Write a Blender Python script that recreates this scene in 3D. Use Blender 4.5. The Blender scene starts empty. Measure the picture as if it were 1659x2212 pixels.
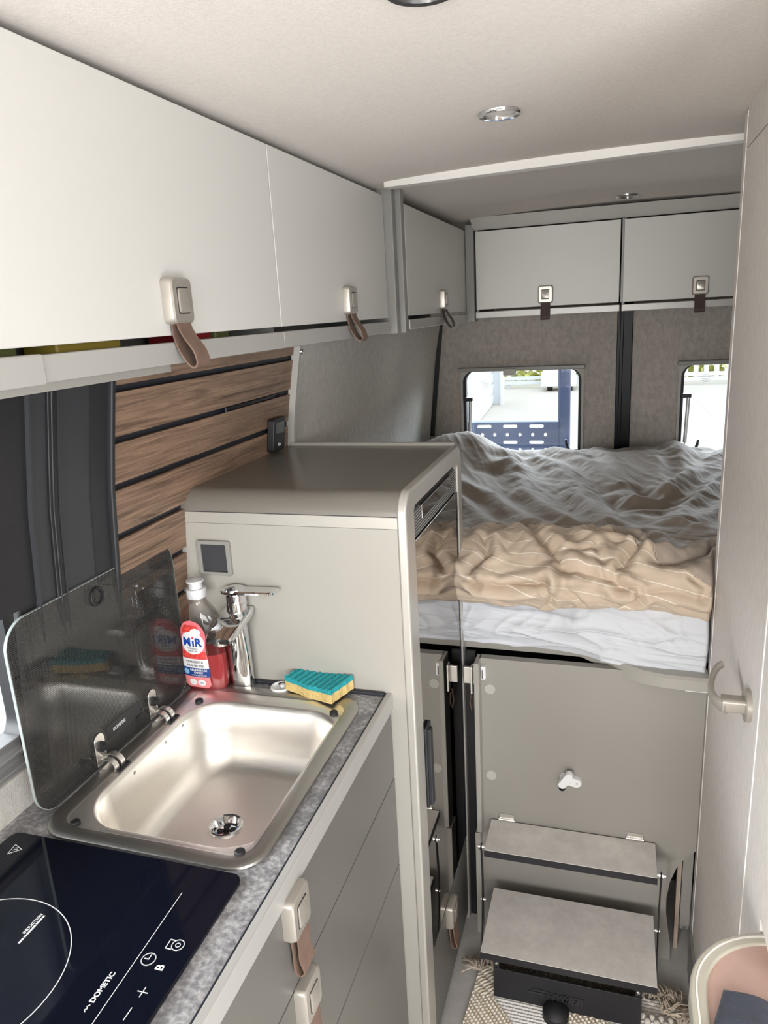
import bpy, bmesh, math, random
from mathutils import Vector, Matrix, noise
import numpy as np
random.seed(4)
V = Vector
scene = bpy.context.scene
COL = scene.collection
ORG = {}

# ------------------------------------------------------------------ materials
def new_mat(name):
    m = bpy.data.materials.new(name); m.use_nodes = True
    nt = m.node_tree
    return m, nt, nt.nodes['Principled BSDF']

def srgb(r, g, b):
    f = lambda c: (c/255/12.92 if c/255 <= .04045 else ((c/255+.055)/1.055)**2.4)
    return (f(r), f(g), f(b), 1)

def plain(name, col, rough=.5, metal=0., spec=.5, bump=0, bscale=300, coat=0., var=0, vscale=30, stretch=(1, 1, 1), sheen=0):
    m, nt, p = new_mat(name)
    p.inputs['Base Color'].default_value = col
    p.inputs['Roughness'].default_value = rough
    p.inputs['Metallic'].default_value = metal
    p.inputs['Specular IOR Level'].default_value = spec
    p.inputs['Coat Weight'].default_value = coat
    p.inputs['Sheen Weight'].default_value = sheen
    if bump or var:
        tc = nt.nodes.new('ShaderNodeTexCoord'); mp = nt.nodes.new('ShaderNodeMapping')
        mp.inputs['Scale'].default_value = stretch
        nt.links.new(tc.outputs['Object'], mp.inputs['Vector'])
    if bump:
        n = nt.nodes.new('ShaderNodeTexNoise'); n.inputs['Scale'].default_value = bscale; n.inputs['Detail'].default_value = 3
        b = nt.nodes.new('ShaderNodeBump'); b.inputs['Strength'].default_value = bump; b.inputs['Distance'].default_value = .002
        nt.links.new(mp.outputs['Vector'], n.inputs['Vector'])
        nt.links.new(n.outputs['Fac'], b.inputs['Height']); nt.links.new(b.outputs['Normal'], p.inputs['Normal'])
    if var:
        n = nt.nodes.new('ShaderNodeTexNoise'); n.inputs['Scale'].default_value = vscale; n.inputs['Detail'].default_value = 5
        n.inputs['Roughness'].default_value = .65
        nt.links.new(mp.outputs['Vector'], n.inputs['Vector'])
        r = nt.nodes.new('ShaderNodeValToRGB')
        r.color_ramp.elements[0].position = .3; r.color_ramp.elements[1].position = .7
        r.color_ramp.elements[0].color = tuple(c*(1-var) for c in col[:3])+(1,)
        r.color_ramp.elements[1].color = tuple(min(1, c*(1+var)) for c in col[:3])+(1,)
        nt.links.new(n.outputs['Fac'], r.inputs['Fac']); nt.links.new(r.outputs['Color'], p.inputs['Base Color'])
    return m

M = {}
M['white_door'] = plain('white lacquer', (.61, .60, .57, 1), .38, spec=.45)
M['greige'] = plain('greige laminate', (.36, .345, .31, 1), .33, spec=.5)
M['greige_dark'] = plain('greige drawer laminate', (.30, .285, .26, 1), .34, spec=.5)
M['rail'] = plain('light anodised rail', (.43, .42, .40, 1), .38, metal=.2)
M['drawer'] = plain('grey drawer laminate', (.135, .128, .116, 1), .36, spec=.4)
M['top'] = plain('shaded greige laminate', (.17, .156, .135, 1), .26, spec=.6)  # shade on the cupboard top is put into this darker greige
M['champagne'] = plain('champagne trim', (.47, .45, .41, 1), .32, metal=.35)
M['nickel'] = plain('satin nickel', (.42, .39, .345, 1), .32, metal=.5)
M['ceiling'] = plain('ceiling fabric', (.74, .70, .66, 1), .95, spec=0, bump=.35, bscale=420, var=.05, vscale=150)
M['grey_trim'] = plain('grey trim paint', (.25, .245, .23, 1), .4)
M['white_trim'] = plain('white trim', (.75, .73, .70, 1), .4)
M['bath'] = plain('textured bathroom board', (.69, .65, .615, 1), .65, spec=.25, bump=.25, bscale=160, var=.10, vscale=140, stretch=(1, 1, .22))
M['felt'] = plain('grey felt lining', (.40, .365, .33, 1), .95, spec=.1, bump=.4, bscale=350, var=.16, vscale=70, stretch=(1, 1, .6))
M['felt_left'] = plain('light grey felt lining', (.56, .535, .495, 1), .95, spec=.1, bump=.4, bscale=350, var=.12, vscale=80, stretch=(1, 1, .6))
M['felt_edge'] = plain('raw felt edge', (.44, .43, .40, 1), .95, spec=.1)
M['floor'] = plain('grey vinyl floor', (.50, .485, .465, 1), .55, bump=.1, bscale=200, var=.10, vscale=25)
M['black'] = plain('black plastic', (.012, .012, .014, 1), .45)
M['black_gloss'] = plain('black gloss', (.004, .005, .011, 1), .05, spec=.3)
M['black_satin'] = plain('black satin frame', (.017, .018, .021, 1), .5)
M['black_grey'] = plain('dark grey frame', (.032, .034, .038, 1), .5)
M['rubber'] = plain('rubber', (.01, .01, .012, 1), .6)
M['metal_black'] = plain('black powder coat', (.014, .014, .017, 1), .5, bump=.2, bscale=500)
M['groove'] = plain('black groove', (.016, .018, .024, 1), .5)
M['chrome'] = plain('chrome', (.80, .80, .81, 1), .05, metal=1)
M['steel_clip'] = plain('bright steel', (.78, .76, .72, 1), .25, metal=.9)
M['alu'] = plain('aluminium', (.66, .66, .66, 1), .35, metal=.8)
M['leather'] = plain('taupe leather', (.155, .098, .072, 1), .6, bump=.3, bscale=250, var=.15, vscale=60)
M['leather_dark'] = plain('dark brown leather', (.058, .036, .03, 1), .6, bump=.3, bscale=250)
M['sponge_y'] = plain('yellow sponge foam', (.68, .50, .20, 1), .9, bump=1, bscale=160, var=.15, vscale=150)
M['sponge_t'] = plain('teal scouring pad', (.02, .34, .38, 1), .85, bump=1, bscale=420, var=.3, vscale=400)
M['sheet'] = plain('white cotton sheet', (.60, .62, .66, 1), .85, spec=.2, bump=.1, bscale=500)
M['duvet'] = plain('taupe cotton duvet', (.34, .285, .235, 1), .85, spec=.25, bump=.12, bscale=420, sheen=.15)
M['paper'] = plain('white plastic', (.80, .80, .80, 1), .4)
M['white_print'] = plain('white print', (.75, .76, .78, 1), .5)
M['grey_print'] = plain('dark print', (.12, .12, .14, 1), .5)
M['pink_label'] = plain('raspberry pink label', (.80, .17, .20, 1), .4, var=.15, vscale=60)
M['pink_light'] = plain('light raspberry label', (.86, .26, .27, 1), .4)
M['navy'] = plain('navy print', (.015, .05, .22, 1), .4)
M['mir_blue'] = plain('blue lettering', (.01, .06, .33, 1), .4)
M['red_print'] = plain('red print', (.65, .02, .04, 1), .4)
M['berry'] = plain('printed raspberries', (.72, .06, .05, 1), .5, var=.5, vscale=120)
M['leaf_blue'] = plain('light blue print', (.25, .5, .75, 1), .4)
M['cap'] = plain('silver white cap', (.72, .72, .74, 1), .3, metal=.2)
M['navy_steel'] = plain('navy painted steel', (.018, .036, .095, 1), .4, var=.15, vscale=3)
M['table_top'] = plain('pinkish table laminate', (.46, .31, .26, 1), .5, var=.04, vscale=12)
M['table_edge'] = plain('beige edging', (.44, .415, .345, 1), .35)
M['denim'] = plain('dark blue cloth', (.022, .027, .045, 1), .8, bump=.6, bscale=300, sheen=.2)
M['oak'] = plain('pale board edge', (.42, .34, .27, 1), .6, var=.15, vscale=30, stretch=(8, 8, .4))
M['cap_grey'] = plain('light grey cover cap', (.45, .435, .40, 1), .45)
M['red_pack'] = plain('red packaging', (.32, .012, .02, 1), .5)
M['green_pack'] = plain('green packaging', (.14, .16, .05, 1), .5)
M['yellow_pack'] = plain('yellow packaging', (.35, .26, .04, 1), .5)
M['screen'] = plain('grey lcd', (.10, .12, .115, 1), .12)
M['lens'] = plain('frosted lamp lens', (.72, .68, .63, 1), .25)

def mat_worktop():
    m, nt, p = new_mat('grey stone laminate')
    tc = nt.nodes.new('ShaderNodeTexCoord')
    n1 = nt.nodes.new('ShaderNodeTexNoise'); n1.inputs['Scale'].default_value = 16; n1.inputs['Detail'].default_value = 6; n1.inputs['Roughness'].default_value = .7
    n2 = nt.nodes.new('ShaderNodeTexNoise'); n2.inputs['Scale'].default_value = 150; n2.inputs['Detail'].default_value = 3
    mx = nt.nodes.new('ShaderNodeMath'); mx.operation = 'ADD'
    mu = nt.nodes.new('ShaderNodeMath'); mu.operation = 'MULTIPLY'; mu.inputs[1].default_value = .55
    r = nt.nodes.new('ShaderNodeValToRGB'); e = r.color_ramp.elements
    e[0].position = .52; e[0].color = (.085, .085, .092, 1); e[1].position = 1.0; e[1].color = (.47, .46, .465, 1)
    r.color_ramp.elements.new(.76).color = (.195, .193, .20, 1)
    for n in (n1, n2): nt.links.new(tc.outputs['Object'], n.inputs['Vector'])
    nt.links.new(n2.outputs['Fac'], mu.inputs[0]); nt.links.new(n1.outputs['Fac'], mx.inputs[0]); nt.links.new(mu.outputs[0], mx.inputs[1])
    nt.links.new(mx.outputs[0], r.inputs['Fac']); nt.links.new(r.outputs['Color'], p.inputs['Base Color'])
    p.inputs['Roughness'].default_value = .32
    b = nt.nodes.new('ShaderNodeBump'); b.inputs['Strength'].default_value = .3; b.inputs['Distance'].default_value = .002
    nt.links.new(n2.outputs['Fac'], b.inputs['Height']); nt.links.new(b.outputs['Normal'], p.inputs['Normal'])
    return m
M['worktop'] = mat_worktop()

def mat_tread():
    m, nt, p = new_mat('light concrete laminate')
    tc = nt.nodes.new('ShaderNodeTexCoord')
    n1 = nt.nodes.new('ShaderNodeTexNoise'); n1.inputs['Scale'].default_value = 9; n1.inputs['Detail'].default_value = 8; n1.inputs['Roughness'].default_value = .75
    r = nt.nodes.new('ShaderNodeValToRGB'); e = r.color_ramp.elements
    e[0].position = .3; e[0].color = (.60, .575, .545, 1); e[1].position = .72; e[1].color = (.88, .85, .81, 1)
    nt.links.new(tc.outputs['Object'], n1.inputs['Vector'])
    nt.links.new(n1.outputs['Fac'], r.inputs['Fac']); nt.links.new(r.outputs['Color'], p.inputs['Base Color'])
    p.inputs['Roughness'].default_value = .5
    return m
M['tread'] = mat_tread()

def mat_wood():
    m, nt, p = new_mat('walnut plank')
    tc = nt.nodes.new('ShaderNodeTexCoord'); mp = nt.nodes.new('ShaderNodeMapping')
    mp.inputs['Scale'].default_value = (1, .9, 22)
    oi = nt.nodes.new('ShaderNodeObjectInfo')
    nt.links.new(tc.outputs['Object'], mp.inputs['Vector'])
    nw = nt.nodes.new('ShaderNodeTexNoise'); nw.inputs['Scale'].default_value = 3.5; nw.inputs['Detail'].default_value = 2
    nt.links.new(mp.outputs['Vector'], nw.inputs['Vector'])
    n1 = nt.nodes.new('ShaderNodeTexNoise'); n1.inputs['Scale'].default_value = 4.5; n1.inputs['Detail'].default_value = 7; n1.inputs['Roughness'].default_value = .68; n1.inputs['Distortion'].default_value = 1.2
    nt.links.new(mp.outputs['Vector'], n1.inputs['Vector'])
    r = nt.nodes.new('ShaderNodeValToRGB'); e = r.color_ramp.elements
    e[0].position = .3; e[0].color = (.075, .046, .031, 1); e[1].position = .66; e[1].color = (.33, .215, .142, 1)
    r.color_ramp.elements.new(.46).color = (.195, .124, .083, 1)
    nt.links.new(n1.outputs['Fac'], r.inputs['Fac']); nt.links.new(r.outputs['Color'], p.inputs['Base Color'])
    p.inputs['Roughness'].default_value = .5
    return m
M['wood'] = mat_wood()

def mat_steel(name, rough, col, aniso=.0, streak=(2, 40, 2)):
    m, nt, p = new_mat(name)
    p.inputs['Base Color'].default_value = col
    p.inputs['Metallic'].default_value = 1
    tc = nt.nodes.new('ShaderNodeTexCoord'); mp = nt.nodes.new('ShaderNodeMapping'); mp.inputs['Scale'].default_value = streak
    n = nt.nodes.new('ShaderNodeTexNoise'); n.inputs['Scale'].default_value = 14; n.inputs['Detail'].default_value = 4
    mr = nt.nodes.new('ShaderNodeMapRange'); mr.inputs['To Min'].default_value = rough-.07; mr.inputs['To Max'].default_value = rough+.09
    nt.links.new(tc.outputs['Object'], mp.inputs['Vector']); nt.links.new(mp.outputs['Vector'], n.inputs['Vector'])
    nt.links.new(n.outputs['Fac'], mr.inputs['Value']); nt.links.new(mr.outputs['Result'], p.inputs['Roughness'])
    b = nt.nodes.new('ShaderNodeBump'); b.inputs['Strength'].default_value = .06; b.inputs['Distance'].default_value = .002
    nt.links.new(n.outputs['Fac'], b.inputs['Height']); nt.links.new(b.outputs['Normal'], p.inputs['Normal'])
    return m
M['steel'] = mat_steel('brushed stainless steel', .36, (.92, .895, .85, 1))
M['steel_rim'] = mat_steel('satin stainless rim', .36, (.46, .445, .42, 1))

def mat_mirror():
    m, nt, p = new_mat('smoked mirror glass door')
    p.inputs['Base Color'].default_value = (.60, .585, .57, 1); p.inputs['Metallic'].default_value = 1; p.inputs['Roughness'].default_value = .025
    p.inputs['Specular Tint'].default_value = (.75, .74, .73, 1)
    return m
M['mirror'] = mat_mirror()

def mat_see(name, tint, refl=.08, rough=.02, gl=(1, 1, 1, 1), dots=False, top=.9):
    m = bpy.data.materials.new(name); m.use_nodes = True; nt = m.node_tree
    nt.nodes.remove(nt.nodes['Principled BSDF']); out = nt.nodes['Material Output']
    t = nt.nodes.new('ShaderNodeBsdfTransparent'); t.inputs['Color'].default_value = tint
    g = nt.nodes.new('ShaderNodeBsdfGlossy'); g.inputs['Roughness'].default_value = rough; g.inputs['Color'].default_value = gl
    f = nt.nodes.new('ShaderNodeLayerWeight'); f.inputs['Blend'].default_value = .25
    mr = nt.nodes.new('ShaderNodeMapRange'); mr.inputs['To Min'].default_value = refl; mr.inputs['To Max'].default_value = top
    mx = nt.nodes.new('ShaderNodeMixShader')
    nt.links.new(f.outputs['Fresnel'], mr.inputs['Value']); nt.links.new(mr.outputs['Result'], mx.inputs['Fac'])
    nt.links.new(t.outputs[0], mx.inputs[1]); nt.links.new(g.outputs[0], mx.inputs[2])
    last = mx
    if dots:
        tc = nt.nodes.new('ShaderNodeTexCoord'); v = nt.nodes.new('ShaderNodeTexVoronoi'); v.inputs['Scale'].default_value = 330; v.inputs['Randomness'].default_value = .0
        c = nt.nodes.new('ShaderNodeMath'); c.operation = 'LESS_THAN'; c.inputs[1].default_value = .40
        k = nt.nodes.new('ShaderNodeMath'); k.operation = 'MULTIPLY'; k.inputs[1].default_value = .62
        d = nt.nodes.new('ShaderNodeBsdfDiffuse'); d.inputs['Color'].default_value = (.085, .085, .082, 1)
        m2 = nt.nodes.new('ShaderNodeMixShader')
        nt.links.new(tc.outputs['Object'], v.inputs['Vector']); nt.links.new(v.outputs['Distance'], c.inputs[0]); nt.links.new(c.outputs[0], k.inputs[0])
        nt.links.new(k.outputs[0], m2.inputs['Fac']); nt.links.new(mx.outputs[0], m2.inputs[1]); nt.links.new(d.outputs[0], m2.inputs[2])
        last = m2
    nt.links.new(last.outputs[0], out.inputs['Surface'])
    return m
M['lid_glass'] = mat_see('smoked lid glass', (.50, .49, .48, 1), .035, dots=True, top=.4)
M['pane'] = mat_see('window pane', (.94, .96, .97, 1), .03)
M['bottle'] = mat_see('clear bottle plastic', (.965, .96, .955, 1), .03, .08, top=.45)
def mat_liquid():
    m = bpy.data.materials.new('red soap liquid'); m.use_nodes = True; nt = m.node_tree
    p = nt.nodes['Principled BSDF']; p.inputs['Base Color'].default_value = (.72, .07, .085, 1); p.inputs['Roughness'].default_value = .12
    t = nt.nodes.new('ShaderNodeBsdfTransparent'); t.inputs['Color'].default_value = (.92, .30, .30, 1); mx = nt.nodes.new('ShaderNodeMixShader'); mx.inputs['Fac'].default_value = .45
    nt.links.new(t.outputs[0], mx.inputs[1]); nt.links.new(p.outputs[0], mx.inputs[2]); nt.links.new(mx.outputs[0], nt.nodes['Material Output'].inputs['Surface']); return m
M['liquid'] = mat_liquid()

def mat_cream():
    m, nt, p = new_mat('cream pinstripe cotton')
    uv = nt.nodes.new('ShaderNodeUVMap'); uv.uv_map = 'cloth'
    sp = nt.nodes.new('ShaderNodeSeparateXYZ'); nt.links.new(uv.outputs['UV'], sp.inputs[0])
    a = nt.nodes.new('ShaderNodeMath'); a.operation = 'MULTIPLY_ADD'; a.inputs[1].default_value = .22
    nt.links.new(sp.outputs['X'], a.inputs[0]); nt.links.new(sp.outputs['Y'], a.inputs[2])
    b = nt.nodes.new('ShaderNodeMath'); b.operation = 'MODULO'; b.inputs[1].default_value = .034
    ad = nt.nodes.new('ShaderNodeMath'); ad.operation = 'ADD'; ad.inputs[1].default_value = 5
    nt.links.new(a.outputs[0], ad.inputs[0]); nt.links.new(ad.outputs[0], b.inputs[0])
    c = nt.nodes.new('ShaderNodeMath'); c.operation = 'LESS_THAN'; c.inputs[1].default_value = .0022; nt.links.new(b.outputs[0], c.inputs[0])
    mx = nt.nodes.new('ShaderNodeMix'); mx.data_type = 'RGBA'
    mx.inputs['A'].default_value = (.56, .455, .355, 1); mx.inputs['B'].default_value = (.75, .69, .60, 1)
    nt.links.new(c.outputs[0], mx.inputs['Factor']); nt.links.new(mx.outputs['Result'], p.inputs['Base Color'])
    p.inputs['Roughness'].default_value = .85; p.inputs['Specular IOR Level'].default_value = .2
    return m
M['cream'] = mat_cream()

# ------------------------------------------------------------------ mesh builder
class B:
    def __init__(s): s.bm = bmesh.new()
    def quad(s, pts): return s.bm.faces.new([s.bm.verts.new(p) for p in pts])
    def box(s, x0, x1, y0, y1, z0, z1):
        c = [s.bm.verts.new((x, y, z)) for z in (z0, z1) for y in (y0, y1) for x in (x0, x1)]
        for f in ((0, 2, 3, 1), (4, 5, 7, 6), (0, 1, 5, 4), (2, 6, 7, 3), (0, 4, 6, 2), (1, 3, 7, 5)):
            s.bm.faces.new([c[i] for i in f])
        return s
    def loft(s, rings, cap0=True, cap1=True, closed=True):
        R = [[s.bm.verts.new(p) for p in r] for r in rings]
        for a, b in zip(R[:-1], R[1:]):
            n = len(a)
            for i in range(n if closed else n-1):
                j = (i+1) % n
                try: s.bm.faces.new((a[i], a[j], b[j], b[i]))
                except ValueError: pass
        if cap0: s.bm.faces.new(R[0][::-1])
        if cap1: s.bm.faces.new(R[-1])
        return s
    def prism(s, poly, vec):
        vec = V(vec)
        return s.loft([poly, [V(p)+vec for p in poly]])
    def cyl(s, p0, p1, r, r1=None, n=24):
        p0, p1 = V(p0), V(p1); r1 = r if r1 is None else r1
        a, b = frame((p1-p0).normalized())
        ring = lambda c, q: [c+a*q*math.cos(2*math.pi*i/n)+b*q*math.sin(2*math.pi*i/n) for i in range(n)]
        return s.loft([ring(p0, r), ring(p1, r1)])
    def lathe(s, c, ax, prof, n=32, cap0=True, cap1=True):
        c = V(c); ax = V(ax).normalized(); a, b = frame(ax)
        return s.loft([[c+ax*h+a*r*math.cos(2*math.pi*i/n)+b*r*math.sin(2*math.pi*i/n) for i in range(n)] for h, r in prof], cap0, cap1)
    def tube(s, pts, r, n=10, rr=None):
        pts = [V(p) for p in pts]; rings = []; up = None
        for i, p in enumerate(pts):
            d = (pts[min(i+1, len(pts)-1)]-pts[max(i-1, 0)]).normalized()
            if up is None: a, b = frame(d)
            else:
                b = d.cross(up); b = b.normalized() if b.length > 1e-6 else frame(d)[1]; a = b.cross(d).normalized()
            up = a; q = rr[i] if rr else r
            rings.append([p+a*q*math.cos(2*math.pi*k/n)+b*q*math.sin(2*math.pi*k/n) for k in range(n)])
        return s.loft(rings)
    def ribbon(s, path, th, wdir, w):
        """closed strap: a path in a plane, thickness th, width w along wdir"""
        path = [V(p) for p in path]; wd = V(wdir)*w/2; rings = []
        for i, p in enumerate(path):
            d = (path[min(i+1, len(path)-1)]-path[max(i-1, 0)]).normalized(); nn = d.cross(V(wdir)).normalized()*th/2
            rings.append([p-wd-nn, p+wd-nn, p+wd+nn, p-wd+nn])
        return s.loft(rings)
    def frame_ring(s, outer, inner, vec):
        vec = V(vec); n = len(outer)
        o0 = [s.bm.verts.new(p) for p in outer]; i0 = [s.bm.verts.new(p) for p in inner]
        o1 = [s.bm.verts.new(V(p)+vec) for p in outer]; i1 = [s.bm.verts.new(V(p)+vec) for p in inner]
        for k in range(n):
            j = (k+1) % n
            for q in ((o0[k], o0[j], i0[j], i0[k]), (o1[j], o1[k], i1[k], i1[j]), (o0[j], o0[k], o1[k], o1[j]), (i0[k], i0[j], i1[j], i1[k])):
                s.bm.faces.new(q)
        return s

def frame(d):
    d = V(d).normalized()
    a = d.cross(V((0, 0, 1)) if abs(d.z) < .9 else V((1, 0, 0))).normalized()
    return a, d.cross(a).normalized()

def rr2(x0, x1, y0, y1, r, n=8):
    r = max(min(r, (x1-x0)/2-1e-5, (y1-y0)/2-1e-5), 1e-5); out = []
    for cx, cy, a0 in ((x1-r, y1-r, 0), (x0+r, y1-r, 90), (x0+r, y0+r, 180), (x1-r, y0+r, 270)):
        for i in range(n+1):
            a = math.radians(a0+90*i/n); out.append((cx+r*math.cos(a), cy+r*math.sin(a)))
    return out
rrz = lambda z, *a, **k: [(x, y, z) for x, y in rr2(*a, **k)]
rrx = lambda x, *a, **k: [(x, u, v) for u, v in rr2(*a, **k)]
rry = lambda y, *a, **k: [(u, y, v) for u, v in rr2(*a, **k)]

def mesh_obj(name, b, mat, parent=None, smooth=None, bevel=0, seg=3, org=None, label=None, recalc=True):
    bm = b.bm if isinstance(b, B) else b
    if recalc: bmesh.ops.recalc_face_normals(bm, faces=bm.faces)
    o_ = V(org) if org is not None else (ORG[parent.name] if parent else V((0, 0, 0)))
    if o_.length: bmesh.ops.translate(bm, vec=-o_, verts=bm.verts)
    me = bpy.data.meshes.new(name); bm.to_mesh(me); bm.free()
    me.materials.append(M[mat] if isinstance(mat, str) else mat)
    if smooth is not None or bevel:
        me.polygons.foreach_set('use_smooth', [True]*len(me.polygons))
        me.set_sharp_from_angle(angle=math.radians(smooth if smooth else 35))
    o = bpy.data.objects.new(name, me); COL.objects.link(o)
    if parent:
        o.parent = parent
    else: o.location = o_
    ORG[o.name] = o_
    if bevel:
        mod = o.modifiers.new('edge', 'BEVEL'); mod.width = bevel; mod.segments = seg; mod.limit_method = 'ANGLE'; mod.angle_limit = math.radians(35); mod.harden_normals = True
    if label: o['label'] = label
    return o

def thing(name, label, cat, loc, group=None):
    o = bpy.data.objects.new(name, None); COL.objects.link(o); o.location = loc; o.empty_display_size = .05
    o['label'] = label; o['category'] = cat
    if group: o['group'] = group
    ORG[o.name] = V(loc); return o

def solo(name, label, cat, b, mat, org, group=None, **k):
    o = mesh_obj(name, b, mat, None, org=org, **k); o['label'] = label; o['category'] = cat
    if group: o['group'] = group
    return o

def struct(name, b, mat, parent=None, label=None, **k):
    o = mesh_obj(name, b, mat, parent, **k)
    if parent is None:
        o['kind'] = 'structure'
        o['label'] = label; o['category'] = name.split('_')[0]
    return o

def text(b, s, size, origin, U, W, depth=.0006, align='LEFT', fn=None, bold=0):
    cu = bpy.data.curves.new('t', 'FONT'); cu.body = s; cu.size = size; cu.align_x = align; cu.resolution_u = 3
    cu.offset = bold
    ob = bpy.data.objects.new('t', cu); COL.objects.link(ob)
    dg = bpy.context.evaluated_depsgraph_get(); me = bpy.data.meshes.new_from_object(ob.evaluated_get(dg))
    bpy.data.objects.remove(ob); bpy.data.curves.remove(cu)
    U, W, O = V(U), V(W), V(origin); N = U.cross(W).normalized()
    tb = bmesh.new(); tb.from_mesh(me); bpy.data.meshes.remove(me)
    r = bmesh.ops.extrude_face_region(tb, geom=tb.faces[:])
    bmesh.ops.translate(tb, vec=(0, 0, 1), verts=[v for v in r['geom'] if isinstance(v, bmesh.types.BMVert)])
    m = {}
    for v in tb.verts:
        p = fn(v.co.x, v.co.y, v.co.z*depth) if fn else O+U*v.co.x+W*v.co.y+N*(v.co.z*depth)
        m[v] = b.bm.verts.new(p)
    for f in tb.faces: b.bm.faces.new([m[v] for v in f.verts])
    tb.free(); return b

# ------------------------------------------------------------------ camera (solved from the photo's vanishing points)
cam = bpy.data.cameras.new('camera'); co = bpy.data.objects.new('camera', cam); COL.objects.link(co)
Rm = Matrix(((0.95504358, -0.02746106, 0.29519086), (0.2916906, 0.26502286, -0.91906446), (-0.05299384, 0.96385101, 0.26111852)))
co.matrix_world = Matrix.Translation((0, 0, 1.61)) @ Rm.to_4x4()
cam.sensor_fit = 'VERTICAL'; cam.sensor_height = 24; cam.lens = 24*1593/2212; cam.clip_start = .02; cam.clip_end = 200
scene.camera = co

# ------------------------------------------------------------------ shell of the van
PROF = [(0, -.85), (.6, -.85), (.9, -.83), (1.05, -.811), (1.27, -.789), (1.36, -.78), (1.436, -.767), (1.517, -.752), (1.6, -.735), (1.75, -.70), (1.95, -.645)]
def wx(z): return float(np.interp(z, [p[0] for p in PROF], [p[1] for p in PROF]))
def wall_strip(b, y0, y1, z0, z1, off=0, th=.03):
    zs = [z0]+[p[0] for p in PROF if z0 < p[0] < z1]+[z1]
    pin = [(wx(z)+off, z) for z in zs]; pout = [(wx(z)+off-th, z) for z in reversed(zs)]
    poly = [(x, y0, z) for x, z in pin+pout]
    b.prism(poly, (0, y1-y0, 0)); return b
YR = 3.28
b = B().box(-.9, .93, -2.1, YR+.03, -.04, 0)
struct('floor', b, 'floor', label='grey vinyl floor of the camper van')
zc = lambda x: 1.932-.045*(x-.03)**2
cx_ = [-.9+1.83*i/24 for i in range(25)]
b = B().prism([(x, -2.1, zc(x)) for x in cx_]+[(x, -2.1, zc(x)+.03) for x in reversed(cx_)], (0, YR+2.13, 0))
struct('ceiling', b, 'ceiling', label='pale fabric lined ceiling', smooth=30)
WY0, WY1, WZ0, WZ1 = .22, .800, .985, 1.53
b = B(); wall_strip(b, -1.25, WY0, 0, 1.95); wall_strip(b, -2.1, -1.25, 0, .95); wall_strip(b, -2.1, -1.25, 1.55, 1.95); wall_strip(b, WY0, WY1, 0, WZ0); wall_strip(b, WY0, WY1, WZ1, 1.95); wall_strip(b, WY1, YR, 0, 1.95)
struct('wall_left', b, 'felt_left', label='grey lined side wall behind the kitchen', smooth=30)
# right outer side with the open sliding door
b = B().box(.87, .90, .28, YR, 0, 1.95).box(.87, .90, -1.25, -1.05, 0, 1.95).box(.87, .90, -2.1, -1.25, 0, .95).box(.87, .90, -2.1, -1.25, 1.55, 1.95).box(.87, .90, -1.05, .28, 1.80, 1.95)
struct('wall_outer', b, 'felt', label='outer side wall with the open sliding door')
# front end: only the bulkhead under and above the windscreen
b = B().box(-.9, .9, -2.13, -2.1, 0, .85).box(-.9, .9, -2.13, -2.1, 1.8, 1.95)
struct('wall_front', b, 'felt', label='front end of the van around the windscreen')

# rear doors with two windows
W1 = (-.655, -.135, .90, 1.342); W2 = (.252, .77, .90, 1.344)
b = B()
xs = [-.87, W1[0], W1[1], W2[0], W2[1], .87]
b.box(-.87, .87, YR, YR+.03, 0, .90).box(-.87, .87, YR, YR+.03, 1.343, 1.95)
for a, c in ((0, 1), (2, 3), (4, 5)): b.box(xs[a], xs[c], YR, YR+.03, .90, 1.343)
struct('wall_rear', b, 'felt', label='grey felt lined rear doors around the two windows')
b = B().box(.0, .062, YR-.012, YR, .3, 1.62).box(.012, .026, YR-.018, YR-.012, .3, 1.62)
struct('trim_1', b, plain('deep black strip', (.006, .006, .01, 1), .35, spec=.15), label='black upright strip between the two rear doors', bevel=.003)
b = B(); b.prism([(-.752, YR-.013, 1.56), (-.732, YR-.013, 1.56), (-.789, YR-.013, 1.05), (-.806, YR-.013, 1.05)], (0, .012, 0))
struct('trim_2', b, 'rubber', label='black seal line in the rear corner of the side wall')

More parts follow.
